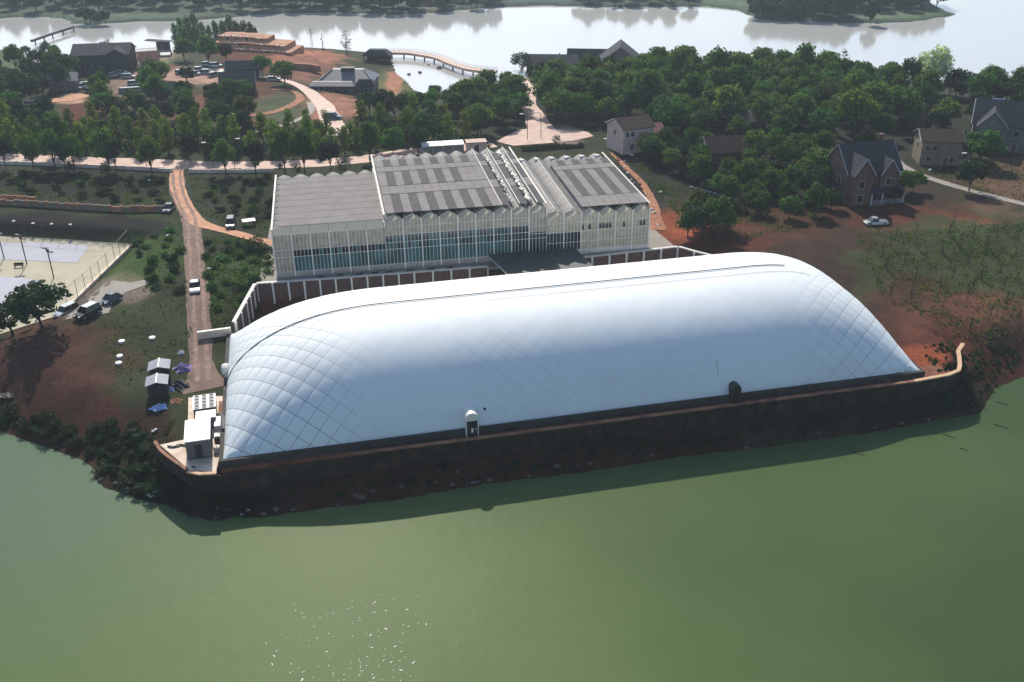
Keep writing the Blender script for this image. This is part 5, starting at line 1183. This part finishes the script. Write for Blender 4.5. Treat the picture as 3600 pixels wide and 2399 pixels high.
def scatter(poly, gap, seed, jit=.0, maxn=400, avoid=(), zl=7):
    rr = random.Random(seed); xs = [p[0] for p in poly]; ys = [p[1] for p in poly]; W = [at(a, b, zl) for a, b in poly]; WP = [(q.x, q.y) for q in W]
    x0, x1 = min(q[0] for q in WP), max(q[0] for q in WP); y0, y1 = min(q[1] for q in WP), max(q[1] for q in WP); out = []
    N = int((x1-x0)*(y1-y0)/gap/gap*14); X = np.array([rr.uniform(x0, x1) for _ in range(N)]); Y = np.array([rr.uniform(y0, y1) for _ in range(N)])
    ok = sdist(X, Y, WP) > 0; Zs = ground_h(X, Y)
    for x, y, z, k in zip(X, Y, Zs, ok):
        if not k or z < (.8 if zl > 5 else .35): continue
        if all((x-a.x)**2+(y-a.y)**2 > gap*gap for a in out):
            px, py = proj(x, y, z)
            if any(abs(px-ax) < rx and abs(py-ay) < ry for ax, ay, rx, ry in avoid): continue
            out.append(Vector((x, y, float(z))))
            if len(out) >= maxn: break
    return out
def where(px, py, marks):
    return min(marks, key=lambda m: (px-m[0])**2+((py-m[1])*1.6)**2)[2]
FM = [(1290,190,'beside the left dark lake house'), (1400,190,'just below the steep lake house gable'), (1560,185,'at the lake edge right of the lake houses'), (1720,190,'at the lake edge in the middle of the wood'), (1900,205,'at the lake edge toward the pale feathery tree'), (2070,225,'left of the pale feathery tree'),
 (1270,250,'right of the pale wood path'), (1400,250,'in the wood above the pink walled house'), (1560,250,'in the middle of the wood'), (1740,260,'in the wood above the pale lane'), (1900,260,'in the wood left of the tan house'), (2060,270,'in the wood above the tan house'),
 (1330,300,'at the plaza edge of the wood'), (1600,320,'above the brown roofed house'), (1830,335,'behind the dark cottage'), (1980,320,'behind the twin gabled villa')]
AV = [(1350,186,118,17),(1446,330,44,38),(1218,220,20,60),(1730,325,22,30),(1860,330,26,26),(1978,420,75,70),(2150,350,72,42),(1668,372,42,26)]
F1 = scatter([(1235,190),(1300,174),(1480,170),(1700,174),(1900,184),(2060,206),(2146,232),(2160,262),(2060,290),(1960,322),(1830,330),(1760,352),(1640,338),(1520,322),(1500,300),(1380,296),(1300,288),(1262,270),(1240,235)], 5.6, 1, avoid=AV)
for p in F1:
    px, py = proj(*p); rr = random.Random(int(p.x*7+p.y*13)); k = 'broad' if rr.random() < .74 else 'willow' if rr.random() < .6 and py > 230 else 'dark'
    s = rr.uniform(.95, 1.45); plant(k, p, s, {'broad': 'green broadleaf tree ', 'willow': 'yellowish slender tree ', 'dark': 'dark round tree '}[k]+where(px, py, FM), 'trees of the lakeside wood')
LM = [(1010,240,'at the inlet end of the small wood'), (1090,225,'at the lake side of the small wood'), (1170,215,'beside the top of the wood path'), (1190,270,'left of the lower wood path'), (1080,275,'at the front of the small wood')]
F2 = scatter([(985,236),(1040,230),(1100,218),(1180,206),(1198,230),(1203,262),(1190,290),(1120,298),(1050,282),(985,264)], 4.9, 2)
for p in F2:
    px, py = proj(*p); s = random.Random(int(p.x*9)).uniform(.68, 1.02); plant('broad' if int(p.x*10) % 4 else 'dark', p, s, 'green rounded tree '+where(px, py, LM), 'trees of the small wood by the inlet')
for k, (px, py, s) in enumerate([(850,266,1.05),(884,262,1.15),(908,274,1.0),(934,268,.95),(958,256,.9),(1000,226,.7)]):
    plant('dark', G(px, py), s, ['leftmost big dark round tree below the grey hall', 'second big dark round tree below the grey hall', 'third dark round tree below the grassy point', 'fourth dark round tree near the inlet', 'fifth dark round tree near the inlet', 'small dark round tree at the inlet shore'][k])
WM = [(60,310,'at the far left of the upper road'), (240,330,'above the upper road left of the junction'), (420,345,'above the road junction'), (560,340,'above the pink road left of the greenhouse'), (720,340,'above the left greenhouse roof'), (860,330,'above the middle greenhouse roof'), (1000,322,'above the glass lean-to'), (1090,315,'left of the plaza')]
F4 = scatter([(590,322),(690,312),(800,318),(900,308),(1110,306),(1108,322),(960,338),(840,356),(640,370),(480,370),(0,354),(0,292),(200,306),(430,312)], 5.0, 4)
for p in F4:
    px, py = proj(*p); rr = random.Random(int(p.x*17+p.y)); k = 'willow' if rr.random() < .72 else 'broad' if rr.random() < .5 else 'dark'
    plant(k, p, rr.uniform(.8, 1.25), {'willow': 'yellow green slender roadside tree ', 'broad': 'low green bushy tree ', 'dark': 'dark low tree '}[k]+where(px, py, WM), 'trees along the upper road')
for k, (px, py) in enumerate([(14, 388), (78, 388), (128, 389), (150, 389), (172, 390), (252, 393), (268, 394), (350, 400), (520, 402), (588, 402), (655, 400), (700, 396), (760, 392), (850, 372), (905, 362), (962, 354)]):
    plant('broad' if k % 3 else 'dark', G(px, py), .85, 'roadside tree on the near kerb '+where(px, py-50, WM), 'trees on the near edge of the upper road', sz=1.15)
VM = [(40,170,'by the far left shore'), (110,165,'behind the pale hut'), (230,205,'in front of the dark hall'), (60,250,'near the white car at the far left'), (230,250,'beside the red slope'), (400,200,'around the sunny square'), (480,250,'below the slate roofed cottage'), (540,290,'left of the curved path'), (330,270,'in the middle of the left village')]
F5 = scatter([(-20,170),(60,158),(184,160),(190,196),(270,186),(380,196),(400,220),(520,236),(580,262),(560,306),(300,300),(120,284),(-20,290)], 6.6, 5, avoid=[(165,240,60,34),(185,226,34,32),(300,214,46,44),(75,264,30,26),(388,240,24,26),(190,272,44,26),(450,190,64,22),(550,230,34,34),(246,186,62,26)])
for p in F5:
    px, py = proj(*p); rr = random.Random(int(p.x*19+p.y)); k = 'broad' if rr.random() < .6 else 'dark'
    plant(k, p, rr.uniform(.8, 1.15), {'broad': 'mid green tree ', 'dark': 'dark round tree '}[k]+where(px, py, VM), 'trees of the left village')
for k, (px, py, s, kd) in enumerate([(655,196,1.15,'broad'),(604,176,.85,'broad'),(526,226,.85,'broad'),(560,224,.85,'broad'),(424,140,1.0,'broad'),(480,150,1.1,'broad'),(520,142,.9,'dark'),(368,196,1.05,'broad'),(340,196,.9,'dark'),(430,192,.9,'dark'),(110,132,.8,'broad'),(130,136,.7,'broad'),(60,134,.7,'broad')]):
    plant(kd, G(px, py), s, 'single round tree '+['beside the pale village path', 'left of the pale village path', 'left one of the pair by the slate cottage', 'right one of the pair by the slate cottage', 'at the foot of the earth mound', 'right below the earth mound', 'dark one under the terraced building', 'large one above the sunny square', 'dark one left of the sunny square', 'dark one by the sunny square', 'at the far left water edge', 'low one at the far left water edge', 'low leftmost one at the water edge'][k])
for k, (px, py, s) in enumerate([(406,104,1.0),(420,100,1.1),(436,98,1.25),(452,100,1.2),(468,98,1.0),(484,90,.9),(500,88,1.05),(516,84,1.1),(532,82,1.15),(548,82,1.1),(564,84,1.15),(580,86,1.0),(590,94,.8),(428,110,1.0),(446,112,.9)]):
    plant('conifer', G(px, max(py, 103)), s, 'upright dark tree on the wooded point left of the terraced building', 'upright trees on the wooded point', sz=s*.95)
RM = [(1560,380,'right of the greenhouse corner'), (1700,430,'under the brown roofed house'), (1800,380,'left of the twin gabled villa'), (1850,470,'below left of the twin gabled villa'), (1640,530,'on the red soil right of the greenhouse'), (1760,490,'on the red slope')]
F6 = scatter([(1520,352),(1620,344),(1640,392),(1760,350),(1890,350),(1900,440),(1880,500),(1800,505),(1700,482),(1610,440),(1540,410)], 4.9, 6, avoid=[(1668,380,40,24),(1446,350,44,36),(1735,340,22,30)])
F6 += [G(a, b) for a, b in [(1490,360),(1500,376),(1520,372),(1592,530),(1612,548),(1634,536),(1650,552),(1668,530),(1606,516),(1640,515),(1580,548)]]
for p in F6:
    px, py = proj(*p); rr = random.Random(int(p.x*23+p.y)); plant('broad' if rr.random() < .65 else 'dark', p, rr.uniform(.65, 1.0), ('green' if rr.random() < .5 else 'mid green')+' bushy tree '+where(px, py, RM), 'trees right of the greenhouse')
F7 = scatter([(1990,330),(2060,318),(2180,272),(2260,262),(2400,250),(2400,285),(2250,300),(2200,315),(2080,322)], 7.0, 7, avoid=[(2276,262,26,16)])
F7 += [G(a, b) for a, b in [(2232,362),(2250,380),(2182,226),(2196,222),(2210,228),(2226,222),(2240,230),(2254,224),(2270,230),(2284,226),(2298,234),(2312,230),(2326,238),(2340,234),(2354,240),(2322,250),(2290,246),(2250,242)]]
QM = [(2200,225,'just right of the pale feathery tree'), (2320,240,'at the top right lake edge'), (2060,320,'left of the tan house roof'), (2160,290,'above the tan house'), (2280,280,'in front of the dark right villa')]
for p in F7:
    px, py = proj(*p); plant('dark' if int(p.x*10) % 3 else 'broad', p, random.Random(int(p.x*3)).uniform(.9, 1.25), 'dark tree '+where(px, py, QM), 'trees around the right villas')
for k, (px, py, s, kd) in enumerate([(2226,440,1.15,'dark'),(2072,448,.75,'broad'),(2096,440,.7,'broad'),(2052,470,.55,'dark'),(1988,352,.8,'dark'),(1910,480,.7,'dark'),(1886,420,.9,'broad'),(1486,366,.8,'broad'),(1510,380,.85,'dark')]):
    plant(kd, G(px, py), s, ['large dark tree standing beside the lane at the right', 'bushy tree right of the villa veranda', 'second bushy tree right of the villa veranda', 'low dark bush tree at the villa corner', 'dark tree behind the villa roof', 'dark tree left of the villa steps', 'green tree touching the villa left wall', 'green tree in front of the red roofed annex', 'dark tree below the red roofed annex'][k])
plant('dark', G(96, 752), 1.5, 'big dark tree beside the parked cars and the courts', sz=1.35)
plant('dark', G(30, 770), 1.25, 'second big dark tree at the left edge below the courts', sz=1.0)
# lone trees at the water
def special(name, label, p, kind, mtl, H, Wd, trunk, nper, lw, nc, seed):
    t = tree_proto(kind, seed, mtl, H, Wd, trunk, nper, lw, nc, label, name=name); t.location = p; return t
special('round_tree', 'lone round leafy tree between the boardwalk end and the lake houses', G(1200, 176), 'round', 'leafC', 9.0, 7.5, 1.8, 36, .34, 16, 51)
special('layered_tree', 'lone airy tree standing against the bright lake above the grey hall', G(797, 124), 'tall', 'leafC', 8.6, 5.2, 1.6, 20, .3, 10, 52)
special('bare_tree', 'thin nearly bare tree beside the utility pole at the lake', G(743, 118), 'tall', 'leafC', 7.0, 2.2, 3.6, 10, .25, 5, 53)
special('pale_tree', 'tall pale feathery tree rising above the right end of the wood', G(2140, 214), 'round', 'leafD', 14.0, 11.5, 1.5, 36, .42, 24, 54)
special('sparse_tree', 'sparse tree sticking out above the wood at the lake edge', G(1646, 176), 'tall', 'leafC', 10.5, 4.0, 4.0, 26, .3, 8, 55)
special('sparse_tree', 'sparse dark tree sticking out above the right part of the wood', G(1932, 196), 'tall', 'leafC', 11.0, 4.4, 4.5, 22, .3, 8, 56)
special('round_tree', 'small leafy tree behind the dark hall roof on the left shore', G(246, 126), 'round', 'leafC', 6.0, 5.0, 1.0, 34, .3, 10, 57)
# far shore trees
farp = [tree_proto('round', s, 'leafC', 9, 9, .8, 26, .75, 12, 'x', name='far_tree') for s in (61, 62)]
def far_plant(p, s, label):
    global farp
    rr = random.Random(int(p.x*5+p.y*3)); i = rr.randrange(2); k = ('f', i)
    sc_ = (s*rr.uniform(.85, 1.2), s*rr.uniform(.85, 1.2), s*rr.uniform(.8, 1.2))
    if k not in used: used.add(k); o = farp[i]; o.location = p; o.scale = sc_; o['label'] = label; o['group'] = 'trees on the far shore'
    else: dup(farp[i], p, rr.uniform(0, 6), sc_, label, 'trees on the far shore')
def far_zone(poly, gap, s, label, seed):
    W = [at(a, b, 3)[:2] for a, b in poly]; rr = random.Random(seed); out = []
    x0, x1 = min(q[0] for q in W), max(q[0] for q in W); y0, y1 = min(q[1] for q in W), max(q[1] for q in W)
    N = int((x1-x0)*(y1-y0)/gap/gap*10); X = np.array([rr.uniform(x0, x1) for _ in range(N)]); Y = np.array([rr.uniform(y0, y1) for _ in range(N)])
    ok = sdist(X, Y, W) > 0; Z = far_h(X, Y)
    for x, y, z, k in zip(X, Y, Z, ok):
        if k and z > .3 and all((x-a)**2+(y-b)**2 > gap*gap for a, b in out): out.append((x, y)); far_plant(Vector((x, y, float(z))), s, label)
far_zone([(1745,42),(1930,47),(1935,20),(1900,-8),(1760,-8),(1735,20)], 6.5, 1.05, 'dark tree in the dense wood on the far right headland', 1)
far_zone([(1960,22),(2160,14),(2150,-10),(1920,-14)], 7.5, 1.1, 'dark tree behind the field on the far right headland', 2)
far_zone([(620,22),(930,20),(1130,6),(1130,-14),(620,-14)], 8.5, 1.1, 'hazy tree of the far wood across the middle lake', 3)
far_zone([(-40,18),(600,16),(600,-16),(-40,-16)], 10, 1.1, 'hazy tree of the far wood at the top left', 4)
far_zone([(1330,8),(1610,6),(1600,-14),(1300,-14)], 8.5, .9, 'hazy tree behind the far middle shore', 5)
far_plant(at(2000, 54, .8), .85, 'lone round tree at the water edge of the far headland')
for a, b in [(196, 52), (208, 54), (218, 52), (230, 55), (242, 54)]: far_plant(at(a, b, .8), .7, 'small tree at the tip of the far left shore')

# ---------------------------------------------------------------- shrubs, saplings, weeds
bush = []
for s, mt in ((71, 'leafA'), (72, 'leafC'), (73, 'leafC')):
    rr = random.Random(s); cl = [((rr.uniform(-.7, .7), rr.uniform(-.7, .7), rr.uniform(.35, .9)), (rr.uniform(.5, .8), rr.uniform(.5, .8), rr.uniform(.4, .6))) for _ in range(6)]
    o = leaf_cloud(cl, 190, .15, s).build('shrub', mt); tag(o, 'x', 'shrub'); bush.append(o)
bu = set()
def shrub(i, p, s, label, group=None):
    rr = random.Random(int(p.x*77+p.y*31)); sc_ = (s*rr.uniform(.8, 1.3), s*rr.uniform(.8, 1.3), s*rr.uniform(.7, 1.2))
    o = bush[i]
    if i in bu: o = o.copy(); C.objects.link(o)
    bu.add(i); o.location = p; o.scale = sc_; o.rotation_euler = (0, 0, rr.uniform(0, 6)); o['label'] = label
    if group: o['group'] = group
    elif 'group' in o: del o['group']
SM = [(30,960,'at the far left bank'), (140,1000,'on the left bank above the pale water'), (240,1020,'on the bank by the red soil patch'), (300,1090,'at the brown shore point'), (380,1120,'below the curved pad wall'), (520,1150,'below the ribbed wall'), (600,1160,'on the bank below the dome corner')]
F8 = scatter([(0,925),(90,945),(180,975),(330,985),(352,1030),(420,1098),(500,1130),(600,1150),(596,1176),(530,1170),(430,1160),(300,1130),(240,1100),(232,1072),(120,1022),(0,985)], 1.7, 8, maxn=120, zl=2.5)
for p in F8:
    px, py = proj(*p); i = 1+int(p.x*10) % 2; shrub(i, p, random.Random(int(p.x*50)).uniform(.6, 1.15), 'dark green shrub '+where(px, py, SM), 'shrubs on the left bank')
for k in range(44):
    u = -1+k*2.45+random.Random(k).uniform(-1, 1); p = dome_pt(u, -2.6-random.Random(k+9).random()*2.0); p.z = gz(p.x, p.y)
    if p.z > .2: shrub(1+k % 2, p, random.Random(k).uniform(.35, .75), 'dark weed clump on the steep bank below the '+('left end' if u < 20 else 'round hooded door' if u < 45 else 'middle' if u < 62 else 'dark arched door' if u < 80 else 'right end')+' of the dome', 'weed clumps on the steep bank')
GM = [(370,560,'left of the gravel road'), (380,640,'between the courts and the gravel road'), (500,560,'right of the road below the dirt track'), (560,620,'on the bright grass left of the greenhouse'), (500,680,'right of the white car'), (250,420,'on the dark slope above the embankment'), (560,450,'on the dark slope left of the greenhouse roof')]
for poly, gap, n, sd in [([(310,540),(395,520),(420,600),(420,680),(380,700),(330,640)], 3.2, 26, 1), ([(470,560),(520,550),(622,585),(622,640),(560,690),(500,720),(478,690)], 3.0, 34, 2), ([(20,405),(380,412),(380,470),(200,462),(20,450)], 4.6, 36, 3), ([(470,415),(630,410),(625,500),(560,500),(480,480)], 3.8, 30, 4)]:
    for p in scatter(poly, gap, 20+sd, maxn=n):
        px, py = proj(*p); i = 0 if sd < 3 and int(p.x*10) % 3 else 1; shrub(i, p, random.Random(int(p.y*50)).uniform(.7, 1.3), 'bushy shrub '+where(px, py, GM), 'shrubs beside the road and slopes')
def ball_shrub(px, py, s, label):
    t = thing('ball_shrub', label, 'shrub', G(px, py))
    m = MB(); m.tube([(0, 0, -.1), (0, 0, s*.5)], .08, 6); m.build('stem', 'bark', t)
    leaf_cloud([((0, 0, s*.95), (s, s, s*.95))], 260, .15, int(px)).build('foliage', 'leafC', t)
for px, py, s, lb in [(163,386,1.1,'clipped round shrub at the far left of the upper road'),(242,392,1.2,'clipped round shrub near the junction of the upper road'),(685,392,.9,'clipped round shrub behind the left greenhouse roof'),(785,384,1.5,'wide dark clipped shrub behind the greenhouse step'),(1278,330,1.2,'clipped round shrub in the plaza'),(1121,342,1.0,'clipped round shrub beside the pink block'),(590,500,1.5,'round dark shrub left of the greenhouse wall'),(592,566,1.4,'round dark shrub by the dirt track at the greenhouse'),(645,386,.6,'tiny clipped shrub behind the greenhouse left corner')]: ball_shrub(px, py, s, lb)
for k in range(14):
    shrub(1, G(1205+k*10, 346-k*.6), .85, 'dark clipped hedge plant behind the middle of the greenhouse', 'hedge behind the greenhouse')
def undergrowth(name, label, zones, mtl, sz, seed):
    r = np.random.RandomState(seed); V = []
    for poly, n in zones:
        W = [tuple(at(a, b, 2.5 if poly[0] in ((0, 930), (1000, 1090)) else 6.5))[:2] for a, b in poly]; x0, x1 = min(q[0] for q in W), max(q[0] for q in W); y0, y1 = min(q[1] for q in W), max(q[1] for q in W)
        X = r.uniform(x0, x1, n*3); Y = r.uniform(y0, y1, n*3); cl = wob(X, Y, .45)+.8*wob(Y, X, 1.3)+r.uniform(-.9, .9, n*3)
        ok = (sdist(X, Y, W) > 0) & (cl > .1); X, Y = X[ok][:n], Y[ok][:n]; Z = ground_h(X, Y); k = Z > .5; X, Y, Z = X[k], Y[k], Z[k]
        th = r.uniform(0, 6.28, len(X)); s = sz*r.uniform(.5, 1.5, len(X)); h = s*r.uniform(.5, 1.3, len(X)); t1 = r.uniform(-.7, .7, len(X))*s; t2 = r.uniform(-.7, .7, len(X))*s
        c, q = np.cos(th)*s*.5, np.sin(th)*s*.5
        V.append(np.stack([np.stack([X-c, Y-q, Z-.03], 1), np.stack([X+c, Y+q, Z-.03], 1), np.stack([X+c*.8+t1, Y+q*.8+t2, Z+h], 1), np.stack([X-c*.8+t1, Y-q*.8+t2, Z+h*.9], 1)], 1))
    V = np.concatenate(V).reshape(-1, 3); n = len(V)//4; m = MB(); m.v = [tuple(q) for q in V.tolist()]; m.f = [(4*i, 4*i+1, 4*i+2, 4*i+3) for i in range(n)]; m.m = [0]*n
    return tag(m.build(name, mtl), label, 'grass', None, 'stuff')
undergrowth('grass', 'tufts of grass over the lawns, slopes and planted field', [
  ([(310,560),(420,500),(428,600),(436,700),(440,860),(410,880),(380,820),(280,880),(230,760),(340,660)], 1800), ([(466,560),(520,545),(630,570),(632,640),(560,690),(520,745),(482,748),(474,640)], 3200),
  ([(0,400),(390,405),(384,480),(0,460)], 2600), ([(436,410),(632,405),(630,540),(520,520),(450,490)], 2400), ([(1960,545),(2353,520),(2353,760),(2200,740),(2040,680)], 4200),
  ([(1520,420),(1900,420),(1900,520),(1700,560),(1560,520)], 3500), ([(2090,380),(2353,380),(2353,470),(2200,440)], 1200), ([(1440,370),(1520,400),(1560,500),(1520,470)], 900)], 'grassblade', .24, 5)
undergrowth('undergrowth', 'dark undergrowth and weeds along the banks and under the trees', [
  ([(0,930),(120,960),(330,1000),(420,1100),(520,1130),(600,1150),(590,1180),(430,1160),(250,1100),(120,1025),(0,975)], 3500), ([(1000,1090),(1500,1040),(2000,985),(2250,930),(2240,900),(1500,1010),(620,1150),(700,1168)], 3500),
  ([(1500,360),(1900,350),(1900,420),(1620,440)], 2500), ([(0,290),(590,310),(590,360),(0,350)], 3000), ([(600,300),(1100,300),(1100,330),(640,365)], 2500), ([(2110,780),(2353,740),(2353,850),(2250,880),(2180,860)], 900)], 'leafC', .45, 6)
sap = thing('sapling', 'x', 'sapling')
m = MB(); m.tube([(0, 0, -.2), (.05, 0, 1.3), (.0, .05, 2.6)], [.07, .05, .02], 5); m.build('trunk', 'bark', sap)
m = MB(); m.tube([(.7, .3, -.2), (.05, 0, 1.4)], .035, 4); m.tube([(-.6, .4, -.2), (.05, 0, 1.4)], .035, 4); m.build('stake', 'bark', sap)
leaf_cloud([((0, 0, 2.4), (.6, .6, .8)), ((.3, .2, 1.8), (.4, .4, .5))], 34, .14, 5).build('crown', 'leafC', sap)
first = True
OM = [(2050,580,'at the upper left of the planted field'), (2250,570,'at the upper right of the planted field'), (2050,680,'at the lower left of the planted field'), (2200,650,'in the middle of the planted field'), (2310,680,'at the right edge of the planted field')]
for p in scatter([(2000,530),(2180,520),(2380,530),(2380,740),(2240,730),(2100,690),(2010,640)], 3.6, 31, maxn=46):
    px, py = proj(*p); lb = 'thin staked sapling '+where(px, py, OM); s = random.Random(int(p.x*9)).uniform(.7, 1.2)
    if first: sap.location = p; sap['label'] = lb; sap['group'] = 'staked saplings in the planted field'; first = False
    else: dup(sap, p, p.x*7, s, lb)
for k, (u, hgt, lb) in enumerate([(73.2, 1.4, 'small flowering weed just right of the dark arched door'), (77.2, 1.5, 'second leafy weed right of the dark arched door'), (82.6, 1.7, 'yellowish weed on the plinth farther right'), (97.6, 2.6, 'taller bare weed near the right corner of the dome')]):
    t = thing('tall_weed', lb, 'weed', dome_pt(u, -1.0, 5.02)); rr = random.Random(k+5); m = MB(); cl = []
    for q in range(4 if k < 3 else 5):
        e = Vector((rr.uniform(-.5, .5), rr.uniform(-.2, .1), hgt*rr.uniform(.7, 1.15))); m.tube([(0, 0, 0), e*.5+Vector((.05, 0, 0)), e], [.04, .03, .015], 4); cl.append((tuple(e), (.25, .25, .28)))
    m.build('stem', 'twigs', t); leaf_cloud(cl, 90 if k < 3 else 25, .08, k+3).build('leaves', 'leafB', t)
rr = random.Random(44)
for k in range(34):
    f = rr.random(); px = 1412+100*f+rr.uniform(-6, 10); py = 360+165*f**1.2+rr.uniform(-8, 8); s = rr.uniform(.2, .55); m = MB(); m.blob((0, 0, s*.3), (s, s*.8, s*.55), k, 7, .35)
    tag(m.build('rubble_stone', 'rubble' if k % 3 else 'cream', None, False, G(px, py)), 'orange rubble stone along the right side wall of the greenhouse', 'stone', 'rubble beside the greenhouse')
for k in range(46):
    u = rr.uniform(-2, 104); p = dome_pt(u, -5.2+rr.uniform(-.5, 1.0)); p.z = gz(p.x, p.y)
    if p.z < .03 or p.z > 1.5: continue
    s = rr.uniform(.15, .45); m = MB(); m.blob((0, 0, s*.2), (s*1.2, s*.9, s*.5), k+90, 7, .35)
    tag(m.build('shore_stone', 'rock', None, False, p), 'dark stone at the waterline below the long dark retaining wall', 'stone', 'stones along the waterline below the wall')
# scattered stones at the water edge
rr = random.Random(77)
for k in range(26):
    px, py = rr.choice([(340, 1140), (300, 1128), (360, 1148), (520, 1170), (580, 1180), (1030, 1086), (660, 1170), (250, 1110), (60, 1005), (180, 1050)]); p = G(px+rr.uniform(-26, 26), py+rr.uniform(-12, 4)); s = rr.uniform(.18, .5)
    if p.z < .05: continue
    m = MB(); m.blob((0, 0, s*.3), (s, s*.8, s*.55), k, 7, .3); tag(m.build('shore_stone', 'rock' if k % 3 else 'concrete', None, False, p), 'rough stone lying on the dark bank at the near water edge', 'stone', 'stones at the near shore')

# ---------------------------------------------------------------- the hazy air
HAZE = 0.00018
hz = MB(); hz.box(-640, 640, -40, 900, -4.0, 88.0)
hm = bpy.data.materials.new('haze'); hm.use_nodes = True; N = hm.node_tree.nodes; L = hm.node_tree.links
N.remove(N['Principled BSDF']); pv = N.new('ShaderNodeVolumePrincipled'); pv.inputs['Color'].default_value = (.72, .86, 1.0, 1); pv.inputs['Density'].default_value = HAZE; pv.inputs['Anisotropy'].default_value = .25
L.new(pv.outputs[0], N['Material Output'].inputs['Volume'])
M['haze'] = hm; tag(hz.build('haze', 'haze'), kind='stuff')
